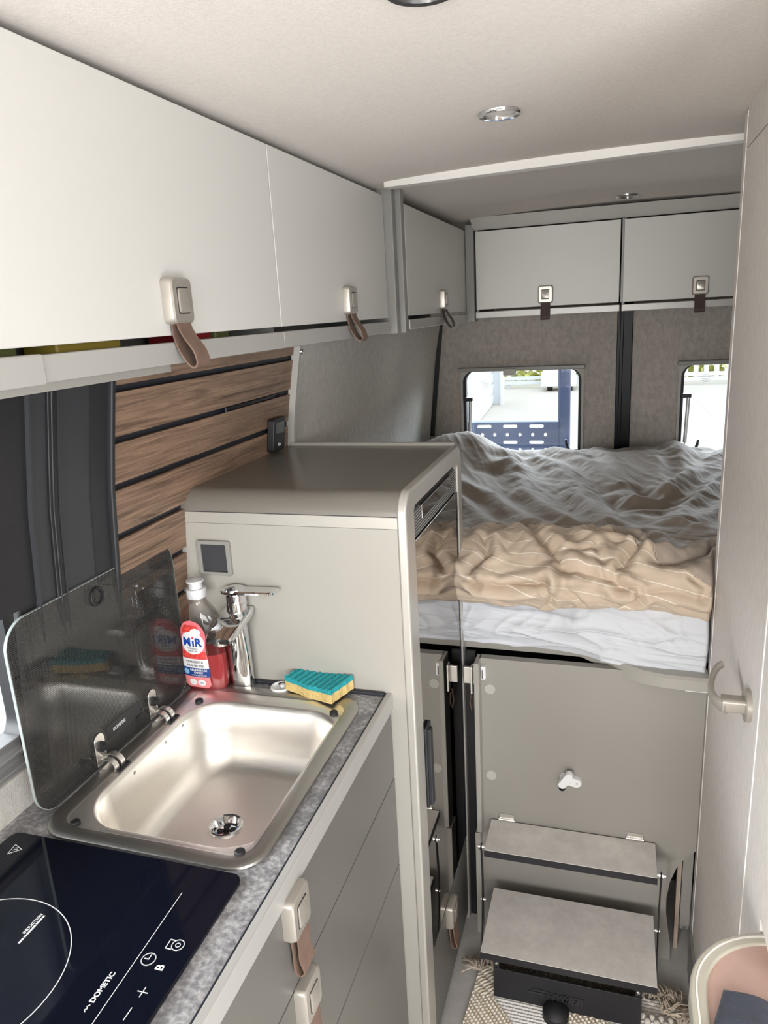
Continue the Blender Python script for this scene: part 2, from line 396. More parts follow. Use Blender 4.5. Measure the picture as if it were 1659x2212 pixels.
def rear_window(n, w, side):
    x0, x1, z0, z1 = w
    if True:
        root = mesh_obj('window_%d' % n, B().frame_ring(rry(YR-.006, x0-.006, x1+.006, z0-.006, z1+.006, .012), rry(YR-.006, x0+.004, x1-.004, z0+.004, z1-.004, .05), (0, .012, 0)), 'felt_edge', smooth=35)
        root['kind'] = 'structure'; root['category'] = 'window'
        root['label'] = 'left rear door window, looking onto a navy metal ramp' if n == 1 else 'right rear door window, cut off by the bathroom wall'
    mesh_obj('window_frame', B().frame_ring(rry(YR+.006, x0, x1, z0, z1, .05), rry(YR+.006, x0+.016, x1-.016, z0+.016, z1-.006, .045), (0, .03, 0)), 'rubber', root, smooth=35)
    mesh_obj('pane', B().prism(rry(YR+.034, x0+.004, x1-.004, z0+.004, z1-.004, .048), (0, .006, 0)), 'pane', root)
    eb = B()
    for k, l in enumerate((.022, .034, .030, .034, .018)): eb.box(x0+.10-l/2, x0+.10+l/2, YR+.032, YR+.0335, z1-.052-k*.007, z1-.0505-k*.007)
    mesh_obj('etched_mark', eb, 'cap_grey', root)
    sx = x0+.028
    mesh_obj('strut_bracket', B().box(sx-.02, sx+.018, YR-.012, YR+.02, 1.205, 1.222), 'black', root, bevel=.003)
    mesh_obj('strut', B().cyl((sx+.008, YR-.004, 1.208), (sx+.002, YR-.004, 1.02), .0075, n=12).cyl((sx+.002, YR-.004, 1.02), (sx, YR-.004, .99), .003, n=10), 'alu', root, smooth=40)
    hx = x1-.045 if n == 1 else x0+.06
    s = -1 if n == 1 else 1
    hb = B().box(hx-.02, hx+.03, YR-.014, YR+.01, .975, .99)
    hb.tube([(hx, YR-.01, .985), (hx+s*.012, YR-.014, .995), (hx+s*.018, YR-.02, 1.015), (hx+s*.02, YR-.022, 1.035)], .006, rr=[.006, .007, .006, .004])
    mesh_obj('hook', hb, 'black', root, smooth=40)
    return root
rear_window(1, W1, -1); rear_window(2, W2, 1)
for i, w in enumerate((W1, W2)):
    bb = B().box(w[0]-.012, w[1]+.012, YR-.03, YR-.006, w[3]-.006, w[3]+.012)
    t = solo('blind_cassette', 'slim grey blind rail over the %s rear window' % ('left' if i == 0 else 'right'), 'window blind', bb, 'grey_trim', ((w[0]+w[1])/2, YR-.018, w[3]), bevel=.004)
    if i == 0: mesh_obj('tab', B().box(-.467, -.413, YR-.036, YR-.012, 1.318, 1.346), 'cap_grey', t, bevel=.003)
# sticker print in the pane corner
# ------------------------------------------------------------------ side lining pieces
b = B(); wall_strip(b, 1.664, YR-.012, .80, 1.60, off=.028, th=.026)
bmesh.ops.subdivide_edges(b.bm, edges=[e for e in b.bm.edges if abs(e.verts[0].co.y-e.verts[1].co.y) > .5], cuts=30, use_grid_fill=True)
for v in b.bm.verts:
    y, z = v.co.y, v.co.z
    # pressed bulge of the body rib: shallower towards the top, swelling past the crease
    k = 1/(1+math.exp(-(y-2.52)/.05)); top = 1/(1+math.exp((z-(1.40+.10*(y-1.7)))/.012))
    v.co.x -= .025*max(0, (y-1.70)/1.58)
    v.co.x += -.02*top*(1-k)*min(1, (y-1.664)/.06) + .012*math.exp(-((y-2.58)/.12)**2)
t = solo('side_lining', 'light grey felt lining panel with a pressed dent, beside the bed', 'wall lining', b, 'felt_left', (-.77, 2.4, 1.2), smooth=40)
b = B(); wall_strip(b, 1.656, 1.666, 1.0, 1.56, off=.029, th=.02)
mesh_obj('raw_edge', b, 'felt_edge', t)
t2 = solo('screw_head', 'tiny bright screw at the upper edge of the felt lining', 'screw', B().lathe((wx(1.53)+.03, 1.662, 1.53), (1, 0, 0), [(0, .007), (.004, .006), (.006, .002)], n=12), 'steel_clip', (wx(1.53)+.03, 1.662, 1.53), smooth=40)

# slatted walnut wall panel
pn = thing('slat_wall_panel', 'walnut plank wall panel with black grooves behind the sink', 'wall panel', (-.78, 1.3, .92))
b = B(); wall_strip(b, .972, 1.664, .93, 1.575, off=.004, th=.004)
mesh_obj('backing', b, 'groove', pn)
b = B(); wall_strip(b, .966, .976, .93, 1.575, off=.016, th=.016)
mesh_obj('edge_strip', b, 'black_satin', pn, bevel=.003)
gz = [1.575, 1.517, 1.436, 1.359, 1.275, 1.188, 1.105, 1.02, .93]
for i in range(len(gz)-1):
    hi = gz[i]-(.0055 if i else 0); lo = gz[i+1]+.0055
    b = B(); wall_strip(b, .977, 1.662, lo, hi, off=.013, th=.009)
    mesh_obj('plank', b, 'wood', pn, bevel=.0012, seg=2)
b = B(); wall_strip(b, 1.335, 1.60, 1.4325, 1.4385, off=.009, th=.005); b.box(-.762, -.752, 1.33, 1.337, 1.431, 1.44)
mesh_obj('slot', b, 'black_gloss', pn)

# black window unit of the kitchen
w3 = mesh_obj('window_3', B().frame_ring(rrx(-.87, WY0-.02, WY1+.01, WZ0-.01, WZ1+.02, .03), rrx(-.87, WY0+.02, WY1-.02, WZ0+.03, WZ1-.02, .04), (.03, 0, 0)), 'black', smooth=35)
w3['kind'] = 'structure'; w3['category'] = 'window'; w3['label'] = 'kitchen window in black surround, blind pulled part way down'
mesh_obj('pane', B().box(-.868, -.862, WY0, WY1, WZ0, WZ1), 'pane', w3)
b = B(); wall_strip(b, WY0, .806, 1.235, 1.56, off=.005, th=.004)
mesh_obj('blind', b, 'black', w3)
b = B(); wall_strip(b, .800, .972, .935, 1.56, off=.006, th=.008)
mesh_obj('cassette', b, 'black_grey', w3)
b = B(); wall_strip(b, .925, .972, .935, 1.56, off=.0075, th=.002)
mesh_obj('side_strip', b, 'black_satin', w3)
b = B(); wall_strip(b, .833, .851, .935, 1.56, off=.011, th=.012); wall_strip(b, .838, .8415, .935, 1.56, off=.013, th=.006)
mesh_obj('guide_rail', b, 'black', w3, bevel=.002)
b = B(); wall_strip(b, .8505, .8525, .935, 1.56, off=.0125, th=.006); wall_strip(b, .796, .799, .935, 1.56, off=.012, th=.01); wall_strip(b, .7795, .783, 1.235, 1.56, off=.004, th=.01)
mesh_obj('bright_edge', b, 'black_grey', w3)
b = B(); wall_strip(b, .762, .797, .935, 1.28, off=.004, th=.012)
mesh_obj('brush_seal', b, 'rubber', w3, bevel=.004)
b = B().box(-.87, -.835, WY0-.02, .765, .992, 1.030).box(-.87, -.826, WY0-.02, .765, 1.006, 1.013).box(-.87, -.822, WY0-.02, .765, .985, .994)
mesh_obj('window_sill', b, 'alu', w3, bevel=.002)

# ------------------------------------------------------------------ overhead cabinets with leather pull latches
def latch(root, pos, U, N, leather='leather', w=.054, h=.062, tilt=.010):
    pos, U, N = V(pos), V(U), V(N); Z = V((0, 0, 1)); P = lambda u, n, z: pos+U*u+N*n+Z*z
    r = lambda n, w_, h_, rad, dz=0: [P(x, n, y+dz) for x, y in rr2(-w_/2, w_/2, -h_/2, h_/2, rad, 5)]
    b = B().loft([r(0, w, h*.98, .007), r(.009, w, h, .007), r(.0145, w*.95, h*.95, .007), r(.0165, w*.86, h*.88, .006)])
    la = mesh_obj('latch', b, 'nickel', root, smooth=28)
    b = B().loft([r(.0155, w*.53, h*.57, .003), r(.0168, w*.53, h*.57, .003)])
    mesh_obj('button_gap', b, 'rubber', la)
    b = B().loft([r(.0155, w*.48, h*.52, .003), r(.0182, w*.48, h*.52, .003), r(.019, w*.44, h*.48, .003)])
    mesh_obj('button', b, 'nickel', la, smooth=30)
    path = [(.013, -.026), (.014, -.036), (.0175+tilt*.4, -.050), (.0225+tilt, -.066), (.0265+tilt, -.078), (.0265+tilt, -.085), (.022+tilt, -.0895), (.016+tilt, -.0875), (.0115+tilt*.7, -.079), (.008+tilt*.3, -.066), (.0055, -.050), (.004, -.036), (.005, -.027)]
    pts = []
    for i in range(len(path)-1):
        for k in range(4):
            t = k/4; p0 = path[max(i-1, 0)]; p1 = path[i]; p2 = path[i+1]; p3 = path[min(i+2, len(path)-1)]
            c = lambda a: .5*((2*p1[a])+(-p0[a]+p2[a])*t+(2*p0[a]-5*p1[a]+4*p2[a]-p3[a])*t*t+(-p0[a]+3*p1[a]-3*p2[a]+p3[a])*t**3)
            pts.append(P(0, c(0), c(1)))
    pts.append(P(0, *path[-1]))
    mesh_obj('strap', B().ribbon(pts, .0024, U, w*.62), leather, la, smooth=50, label='leather pull strap')
    return la

XK = -.585
def overhead(label, y0, y1, ylatch, near):
    t = thing('overhead_cabinet', label, 'cabinet', (XK, (y0+y1)/2, 1.556), 'overhead cabinets')
    b = B().box(-.70, XK-.02, y0, y1, 1.572, 1.580).box(-.66, XK-.02, y0, y1, 1.895, 1.905).box(-.70, -.692, y0, y1, 1.58, 1.78).box(-.69, XK-.022, y0, y0+.012, 1.58, 1.895)
    mesh_obj('body', b, 'grey_trim', t)
    mesh_obj('door', B().box(XK-.018, XK, y0+.0018, y1-.0018, 1.5945, 1.9), 'white_door', t, bevel=.0015)
    mesh_obj('rail', B().box(XK-.02, XK+.004, y0, y1, 1.556, 1.5855), 'rail', t, bevel=.002)
    if near:
        mesh_obj('lower_fascia', B().box(-.66, -.64, .2, .985, 1.5405, 1.5555), 'greige', t, bevel=.001)
        mesh_obj('rail_joint', B().box(XK-.02, XK+.0075, .2, .655, 1.5545, 1.5868), 'rail', t, bevel=.003)
    latch(t, (XK, ylatch, 1.640), (0, 1, 0), (1, 0, 0))
    return t
overhead('white overhead cabinet above the window, nearest and widest, leather strap latch', .2, 1.272, .925, True)
ov2 = overhead('narrow white overhead cabinet above the sink, beside the grey post', 1.272, 1.955, 1.636, False)
mesh_obj('end_post', B().box(-.70, -.562, 1.957, 1.985, 1.552, 1.925), 'grey_trim', ov2, bevel=.003)

XL = -.55
t = thing('overhead_cabinet', 'grey overhead cabinet on the side wall over the bed', 'cabinet', (XL, 2.45, 1.556), 'overhead cabinets')
b = B().box(-.70, XL-.02, 2.03, 2.88, 1.572, 1.580).box(-.66, XL-.02, 2.03, 2.88, 1.885, 1.895).box(-.70, -.692, 2.03, 2.88, 1.58, 1.78)
mesh_obj('body', b, 'grey_trim', t)
mesh_obj('door', B().box(XL-.018, XL, 2.032, 2.876, 1.597, 1.885), 'white_door', t, bevel=.0015)
mesh_obj('rail', B().box(XL-.02, XL+.004, 2.03, 2.878, 1.560, 1.587), 'rail', t, bevel=.002)
mesh_obj('end_post', B().box(-.70, -.548, 1.992, 2.022, 1.552, 1.918).box(-.70, -.575, 1.985, 1.993, 1.556, 1.916), 'grey_trim', t, bevel=.003)
latch(t, (XL, 2.455, 1.640), (0, 1, 0), (1, 0, 0), 'leather_dark')

YC = 2.88
def rear_cab(label, x0, x1, xl, first):
    t = thing('overhead_cabinet', label, 'cabinet', ((x0+x1)/2, YC, 1.568), 'overhead cabinets')
    b = B().box(x0, x1, YC+.02, YR-.02, 1.575, 1.583).box(x0, x1, YC+.02, YR-.02, 1.885, 1.893).box(x0, x0+.01, YC+.02, YR-.02, 1.583, 1.885)
    mesh_obj('body', b, 'grey_trim', t)
    mesh_obj('door', B().box(x0+.003, x1-.003, YC, YC+.018, 1.600, 1.879), 'white_door', t, bevel=.0015)
    mesh_obj('rail', B().box(x0, x1, YC-.004, YC+.03, 1.568, 1.592), 'rail', t, bevel=.002)
    if first: mesh_obj('end_post', B().box(-.549, -.517, YC-.012, YC+.06, 1.556, 1.905), 'grey_trim', t, bevel=.003)
    else: mesh_obj('shadow_gap', B().box(x0-.004, x0+.003, YC-.002, YC+.012, 1.600, 1.882), 'grey_trim', t)
    latch(t, (xl, YC, 1.642), (1, 0, 0), (0, -1, 0), 'leather_dark', tilt=0)
    return t
rear_cab('grey white overhead cabinet across the rear, next to the corner post', -.515, .006, -.255, True)
rear_cab('grey white overhead cabinet across the rear, partly behind the bathroom wall', .012, .56, .271, False)
b = B().prism([(-.52, 2.815, 1.921), (-.52, 2.826, 1.923), (-.52, 2.90, 1.896), (-.52, 2.885, 1.884)], (1.38, 0, 0))
struct('trim_3', b, 'white_door', label='sloping cover strip between ceiling and rear cabinets')
b = B().prism([(-.555, 1.868, 1.9035), (-.555, 1.905, 1.9035), (-.555, 1.905, 1.925), (-.555, 1.868, 1.925)], (.85, -.03, .014))
struct('trim_4', b, 'white_trim', label='white cross strip on the ceiling in front of the bed area', bevel=.002)

# groceries glimpsed through the gap over the rail
for (y0, y1, mt, lab, zz) in ((.60, .66, 'green_pack', 'dark green packet seen in the gap under the nearest overhead door', .1), (.72, .84, 'yellow_pack', 'yellow packet in the gap left of the strap latch', .13),
                          (.97, 1.07, 'red_pack', 'red packet in the gap right of the strap latch', .15), (1.085, 1.13, 'green_pack', 'small green packet beside the red packet in the gap', .1)):
    solo('food_packet', lab, 'packet', B().box(-.665, -.615, y0, y1, 1.5802, 1.58+zz), mt, (-.64, (y0+y1)/2, 1.5802), 'groceries in the overhead cabinet', bevel=.004)

# ------------------------------------------------------------------ recessed ceiling lamps
def lamp(x, y, r, dark, label):
    z = 1.932-.045*(x-.03)**2
    t = thing('ceiling_lamp', label, 'lamp', (x, y, z), 'recessed ceiling lamps')
    mesh_obj('ring', B().lathe((x, y, z), (0, 0, -1), [(0, r), (.004, r*.99), (.006, r*.94), (.0055, r*.76), (.001, r*.72), (-.002, r*.70)], n=40, cap0=False, cap1=False), 'chrome' if not dark else plain('dark lamp ring', (.10, .10, .10, 1), .3, metal=.6), t, smooth=40)
    mesh_obj('lens', B().lathe((x, y, z+.002), (0, 0, -1), [(0, r*.72), (.004, r*.68), (.005, r*.4), (.0052, r*.05)], n=40, cap0=False), 'lens', t, smooth=50)
lamp(-.20, .845, .041, True, 'recessed ceiling lamp nearest the camera, cut by the top of the photo')
lamp(-.203, 1.40, .037, False, 'chrome recessed ceiling lamp in front of the white cross strip')
lamp(.02, 2.69, .037, False, 'small recessed ceiling lamp over the bed, near the rear cabinets')

# ------------------------------------------------------------------ kitchen block
XF = -.386
kc = thing('kitchen_cabinet', 'greige kitchen base cabinet with drawers and leather pulls', 'cabinet', (-.6, .75, 0))
mesh_obj('carcass', B().box(-.825, XF-.02, 1.166, 1.178, .05, .888).box(-.825, XF-.02, .1, .112, .05, .888).box(-.84, XF-.02, .112, 1.166, .05, .062).box(-.84, XF-.05, .1, 1.178, 0.0, .05), 'greige_dark', kc)
for z0, z1, yl in ((.7465, .888, .712), (.5495, .7435, .722), (.055, .5465, None)):
    d = mesh_obj('drawer', B().box(XF-.018, XF, .1, 1.178, z0, z1), 'drawer', kc, bevel=.0015)
    if yl:
        latch(kc, (XF, yl, .866 if z0 > .7 else .716), (0, 1, 0), (1, 0, 0), tilt=-.008)
b = B()
b.box(-.85, -.760, .1, 1.178, .893, .92).box(-.436, -.396, .1, 1.178, .893, .92).box(-.760, -.436, 1.135, 1.178, .893, .92).box(-.760, -.436, .1, .712, .893, .92)
wt = solo('worktop', 'grey mottled stone effect kitchen worktop', 'worktop', b, 'worktop', (-.6, .7, .9))
mesh_obj('front_edging', B().box(-.3945, -.382, .1, 1.190, .889, .9235), 'rail', wt, bevel=.003)
mesh_obj('edge_seam', B().box(-.3965, -.3942, .1, 1.182, .90, .9222), 'groove', wt)
mesh_obj('rear_strip', B().box(-.862, -.838, .1, .965, .9, .9265), 'rail', wt, bevel=.002)
mesh_obj('end_seal', B().box(-.80, -.396, 1.170, 1.1795, .919, .926), 'groove', wt, bevel=.002)

# hob
hb = thing('induction_hob', 'black glass induction hob with white symbols', 'hob', (-.61, .5, .92))
mesh_obj('glass', B().prism(rrz(.9202, -.800, -.437, .28, .692, .014), (0, 0, .0055)), 'black_gloss', hb, bevel=.0012)
ZT = .9261; PR = dict(depth=.00025)
b = B()
ring = lambda cx, cy, r, n=80: [(cx+r*math.cos(2*math.pi*i/n), cy+r*math.sin(2*math.pi*i/n), ZT) for i in range(n)]
RC = (-.672, .478); 
b.frame_ring(ring(*RC, .1125), ring(*RC, .1114), (0, 0, .0003))
mesh_obj('cooking_ring', b, 'white_print', hb)
def stroke(b, pts, w):
    for p, q in zip(pts[:-1], pts[1:]):
        p, q = V((*p, ZT)), V((*q, ZT)); d = (q-p).normalized(); s = V((-d.y, d.x, 0))*w/2
        b.prism([p-s-d*w*.3, p+s-d*w*.3, q+s+d*w*.3, q-s+d*w*.3], (0, 0, .0003))
b = B(); stroke(b, [(-.4985, .645), (-.4910, .44)], .0008)
mesh_obj('divider_line', b, 'white_print', hb)
b = B()
arc = lambda cx, cy, r, a0, a1, n=24: [(cx+r*math.cos(math.radians(a0+(a1-a0)*i/n)), cy+r*math.sin(math.radians(a0+(a1-a0)*i/n))) for i in range(n+1)]
def symbol(name, fn):
    b = B(); fn(b); mesh_obj(name, b, 'white_print', hb)
symbol('clock_symbol', lambda b: (stroke(b, arc(-.4815, .549, .0080, 0, 360), .0011), stroke(b, [(-.4815, .549), (-.4815, .5552)], .0010), stroke(b, [(-.4815, .549), (-.4863, .549)], .0010)))
symbol('lock_symbol', lambda b: (stroke(b, arc(-.4595, .574, .0072, 0, 360), .0011), stroke(b, arc(-.4595, .574, .0028, 0, 360, 10), .0009), stroke(b, [(-.466, .579), (-.472, .579), (-.4715, .567), (-.4645, .567)], .0011)))
symbol('plus_sign', lambda b: (stroke(b, [(-.469, .511), (-.457, .511)], .0010), stroke(b, [(-.463, .505), (-.463, .517)], .0010)))
symbol('minus_sign', lambda b: stroke(b, [(-.463, .478), (-.463, .492)], .0010))
symbol('warning_triangle', lambda b: (stroke(b, [(-.7735, .650), (-.7765, .668), (-.7605, .662), (-.7735, .650)], .0010), stroke(b, [(-.7715, .658), (-.767, .661)], .0011), stroke(b, [(-.772, .662), (-.7685, .6635)], .0009)))
symbol('letter_b', lambda b: text(b, 'B', .0135, (-.458, .5385, ZT), (0, 1, 0), (-1, 0, 0), **PR, bold=.00025))
b = B(); text(b, 'DOMETIC', .0086, (-.5065, .4865, ZT), (0, 1, 0), (-1, 0, 0), **PR, bold=.00025)
stroke(b, [(-.5085, .4755), (-.5105, .4775), (-.5085, .4795), (-.5105, .4815), (-.5085, .4838)], .0010)
mesh_obj('brand_lettering', b, 'white_print', hb)
b = B(); text(b, 'INDUCTION', .0054, (-.6475, .5435, ZT), (0, 1, 0), (-1, 0, 0), **PR, bold=.0002)
for y0, y1 in ((.5435, .5575), (.5585, .568), (.5690, .5725), (.5305, .538), (.5390, .5425)): b.prism([(-.6455, y0, ZT), (-.6428, y0, ZT), (-.6428, y1, ZT), (-.6455, y1, ZT)], (0, 0, .0003))
mesh_obj('small_print', b, 'white_print', hb)

# sink
sk = thing('sink', 'stainless steel sink with smoked glass lid standing open', 'sink', (-.6, .92, .92))
sx0, sx1, sy0, sy1 = -.776, -.424, .697, 1.150
DX, DY = -.602, .917
def rk(z, i, r): return rrz(z, sx0+i, sx1-i, sy0+i, sy1-i, r, n=10)
def rb(z, x0, x1, y0, y1, r): return rrz(z, x0, x1, y0, y1, r, n=10)
b = B().loft([rk(.9205, 0, .05), rk(.9235, .0008, .05), rk(.9245, .003, .048), rk(.9245, .0235, .03), rk(.9228, .026, .028)], False, False)
mesh_obj('rim', b, 'steel_rim', sk, smooth=40)
b = B().loft([rk(.9228, .0255, .028), rk(.9215, .030, .026), rb(.9205, -.740, -.4335, .7335, 1.098, .075), rb(.9185, -.7375, -.436, .736, 1.095, .075), rb(.910, -.733, -.440, .740, 1.090, .072),
              rb(.87, -.728, -.446, .746, 1.084, .07), rb(.835, -.723, -.452, .753, 1.077, .066), rb(.815, -.715, -.461, .762, 1.066, .06), rb(.803, -.703, -.474, .776, 1.052, .05), rb(.7985, -.688, -.490, .792, 1.036, .04), [(DX+.0285*math.cos(a), DY+.0285*math.sin(a), .796) for k in range(4) for a in [math.radians(90*k+9*i) for i in range(11)]]], False, False)
mesh_obj('basin', b, 'steel', sk, smooth=50)
dr = mesh_obj('drain', B().lathe((DX, DY, .7965), (0, 0, 1), [(-.001, .0290), (.0022, .0285), (.003, .0265), (.0015, .0235), (-.006, .0205), (-.009, .019), (-.010, .0003)], n=40, cap0=False, cap1=False), 'chrome', sk, smooth=40)
b = B()
for k in range(4):
    a = k*math.pi/2+.4; b.box(0, 0, 0, 0, 0, 0) if False else b.lathe((DX+.0105*math.cos(a), DY+.0105*math.sin(a), .787), (0, 0, 1), [(0, .0058), (.0015, .0055)], n=16)
b.lathe((DX, DY, .788), (0, 0, 1), [(0, .005), (.004, .004), (.005, .001)], n=16)
mesh_obj('strainer', b, 'rubber', dr, smooth=40)
for x, y in ((-.732, 1.080), (-.466, 1.092), (-.463, .730), (-.727, .729)):
    mesh_obj('bumper', B().lathe((x, y, .9195), (0, 0, 1), [(0, .0075), (.006, .0072), (.0075, .0055), (.008, .001)], n=20), 'rubber', sk, smooth=35)
for y in (.84, .875, 1.0, 1.045, .80, .93):
    pass
for y in (.80, .875, .965, 1.02):
    mesh_obj('rivet', B().lathe((-.7335, y, .9065), (1, 0, -.1), [(0, .0036), (.0012, .003), (.0016, .001)], n=12), 'nickel', sk, smooth=40)
ld = mesh_obj('glass_lid', B().prism(rrx(-.787, .722, 1.128, .921, 1.226, .042), (.005, 0, 0)), 'lid_glass', sk, bevel=.001)
mesh_obj('rim_edge', B().frame_ring(rrx(-.7868, .7212, 1.1288, .9202, 1.2268, .043), rrx(-.7868, .7222, 1.1278, .9212, 1.2258, .042), (.0045, 0, 0)), plain('polished glass edge', (.30, .33, .32, 1), .15), ld)
mesh_obj('finger_hole', B().lathe((-.7825, .912, 1.197), (1, 0, 0), [(-.006, .016), (.003, .016), (.004, .0145), (.003, .0115), (-.006, .011)], n=32, cap0=False, cap1=False), 'black', ld, smooth=40)
mesh_obj('finger_cap', B().lathe((-.7845, .912, 1.197), (1, 0, 0), [(-.004, .0115), (.002, .0115)], n=32), 'rubber', ld)
b = B().box(-.7819, -.7815, .882, .973, .955, .978); mesh_obj('badge', b, 'black_satin', ld)
b = B(); text(b, 'DOMETIC', .0075, (-.7814, .899, .963), (0, 1, 0), (0, 0, 1), depth=.0003, bold=.0003); mesh_obj('brand_lettering', b, 'grey_print' if False else 'white_print', ld)
for hy in (.862, 1.008):
    h = mesh_obj('hinge', B().prism([(-.7815, hy-.012+x, z) for x, z in [(0, .925), (.024, .925), (.024, .968)]+[(.012+.012*math.cos(math.radians(a)), .968+.012*math.sin(math.radians(a))) for a in range(15, 180, 15)]+[(0, .968)]], (.002, 0, 0)), 'steel_clip', sk, bevel=.0006)
    mesh_obj('bolt', B().lathe((-.7797, hy+.001, .957), (1, 0, 0), [(0, .0085), (.005, .0085), (.006, .006), (.0095, .006), (.0105, .004)], n=20), 'rubber', h, smooth=35)
    b = B()
    for off in (-.008, .008):
        pth = [(-.7805+.0, hy+off, .934)]+[(-.764+.0165*math.cos(math.radians(a)), hy+off, .928+.0145*math.sin(math.radians(a))) for a in range(170, -1, -17)]+[(-.748, hy+off, .9235)]
        b.ribbon(pth, .0018, (0, 1, 0), .010)
    b.box(-.773, -.765, hy-.013, hy+.013, .9225, .9255)
    mesh_obj('curl', b, 'steel_clip', h, smooth=45)
    mesh_obj('seat', B().box(-.7555, -.741, hy-.010, hy+.019, .9215, .9245), 'rubber', h, bevel=.001)

# tap
tp = thing('tap', 'chrome single lever tap behind the sink', 'tap', (-.679, 1.157, .92))
def ell(cx, cy, z, a, b_, n=32, sq=2.6):
    out = []
    for i in range(n):
        t = 2*math.pi*i/n; c, s = math.cos(t), math.sin(t)
        out.append((cx+a*math.copysign(abs(c)**(2/sq), c), cy+b_*math.copysign(abs(s)**(2/sq), s), z))
    return out
TX, TY = -.680, 1.157
b = B().loft([ell(TX, TY, .9202, .0238, .0135), ell(TX, TY, .93, .0238, .0138), ell(TX-.001, TY, .985, .0236, .0140), ell(TX-.002, TY, 1.03, .0232, .0145), ell(TX-.003, TY, 1.062, .0225, .015)])
mesh_obj('body', b, 'chrome', tp, smooth=40)
# spout: broad wedge running from the body down towards the bowl
cs = lambda y, zc, x0, x1, th, r: [(x, y, zc+z) for x, z in rr2(x0, x1, -th/2, th/2, r, 4)]
b = B().loft([cs(1.176, 1.074, -.703, -.650, .014, .004), cs(1.160, 1.071, -.706, -.648, .018, .005), cs(1.12, 1.059, -.708, -.650, .017, .005), cs(1.093, 1.050, -.707, -.652, .014, .005), cs(1.085, 1.047, -.704, -.656, .010, .004)])
sp = mesh_obj('spout', b, 'chrome', tp, smooth=30)
mesh_obj('aerator', B().lathe((-.681, 1.098, 1.046), (0, 0, -1), [(0, .0135), (.010, .0135), (.0105, .011)], n=28), 'steel_clip', sp, smooth=40)
mesh_obj('collar', B().lathe((-.678, 1.163, 1.074), (0, 0, 1), [(0, .0195), (.017, .0195), (.0175, .0205), (.020, .0205), (.0205, .0195), (.036, .0195), (.0385, .016)], n=36), 'chrome', tp, smooth=35)
b = B().loft([[(x, y, z) for x, y in rr2(-.703, -.590, 1.144, 1.175, .012, 6)] for z in (1.1145,)] + [[(x, y, 1.1185) for x, y in rr2(-.704, -.589, 1.143, 1.176, .012, 6)], [(x, y, 1.1205) for x, y in rr2(-.702, -.591, 1.145, 1.174, .011, 6)]])
for v in b.bm.verts: v.co.z += .004*max(0, (v.co.x+.65)/.06)
b.lathe((-.678, 1.162, 1.1185), (0, 0, 1), [(0, .02), (.004, .019), (.007, .012), (.0078, .002)], n=28)
mesh_obj('lever', b, 'chrome', tp, smooth=35)

# dish soap bottle
bt = thing('soap_bottle', 'clear dish soap bottle with red liquid and pink label', 'bottle', (-.748, 1.140, .92))
CX, CY = -.748, 1.140
PZ = [0, .004, .012, .03, .055, .08, .105, .13, .15, .163, .173, .180, .186, .192]
PA = [.040, .045, .048, .0495, .0495, .047, .0445, .0445, .0405, .034, .025, .0185, .0165, .0165]
PB = [.018, .021, .0235, .025, .026, .026, .0255, .025, .0235, .0215, .0185, .0165, .0162, .0162]
A_ = lambda z: float(np.interp(z, PZ, PA)); Bb = lambda z: float(np.interp(z, PZ, PB))
b = B().loft([ell(CX, CY, .9203+z, a, b_, 36, 2.2) for z, a, b_ in zip(PZ, PA, PB)])
mesh_obj('shell', b, 'bottle', bt, smooth=60)
zl = [.003, .012, .03, .055, .076, .0775]
b = B().loft([ell(CX, CY, .9203+z, A_(z)-.0022, Bb(z)-.0022, 36, 2.2) for z in zl])
mesh_obj('liquid', b, 'liquid', bt, smooth=50)
b = B().lathe((CX, CY, 1.1085), (0, 0, 1), [(0, .0175), (.002, .0185), (.016, .0185), (.018, .0175), (.0185, .015), (.0185, .013), (.030, .0115), (.031, .0165), (.0345, .0165), (.0355, .014)], n=32)
mesh_obj('cap', b, 'cap', bt, smooth=35)
def on_bottle(u, z, off):
    a, b_ = A_(z)+off, Bb(z)+off
    s = max(-1, min(1, u/a)); c = math.sqrt(max(0, 1-abs(s)**2.2))**(2/2.2)
    return V((CX+a*s, CY-b_*c, .9203+z))
def patch(b, zs, hw, off, uc=0, nu=14):
    """curved label patch: half width hw(z) at the heights zs"""
    rows = [[b.bm.verts.new(on_bottle(uc+hw(z)*(2*i/nu-1), z, off)) for i in range(nu+1)] for z in zs]
    for r0, r1 in zip(rows[:-1], rows[1:]):
        for i in range(nu): b.bm.faces.new((r0[i], r0[i+1], r1[i+1], r1[i]))
lin = lambda a, c, n: [a+(c-a)*i/n for i in range(n+1)]
def hw_top(z):
    if z > .115: return .0285*math.sqrt(max(0, 1-((z-.115)/.034)**2))+.0002
    return .0285-.002*math.sin((z-.07)/.045*math.pi)
UC = -.006
b = B(); patch(b, lin(.070, .149, 24), hw_top, .0008, UC); lb = mesh_obj('label', b, 'pink_label', bt, smooth=60)
b = B(); patch(b, lin(.072, .0865, 4), lambda z: .026, .0011, UC); mesh_obj('berry_print', b, 'berry', lb, smooth=60)
b = B(); patch(b, lin(.124, .140, 6), lambda z: .022*math.sqrt(max(0, 1-((z-.118)/.026)**2)), .0011, UC-.002); mesh_obj('berry_print', b, 'berry', lb, smooth=60)
el = lambda zc, rz, rx: (lambda z: rx*math.sqrt(max(0, 1-((z-zc)/rz)**2))+.0001)
b = B(); patch(b, lin(.0805, .1275, 16), el(.104, .0235, .0255), .0014, UC); patch(b, lin(.119, .134, 8), el(.1265, .0075, .011), .0013, UC+.009); mesh_obj('white_badge', b, 'paper', lb, smooth=60)
b = B(); patch(b, lin(.052, .0705, 4), lambda z: .0290+.01*(.07-z)*0, .0009, UC); mesh_obj('white_band', b, 'paper', lb, smooth=60)
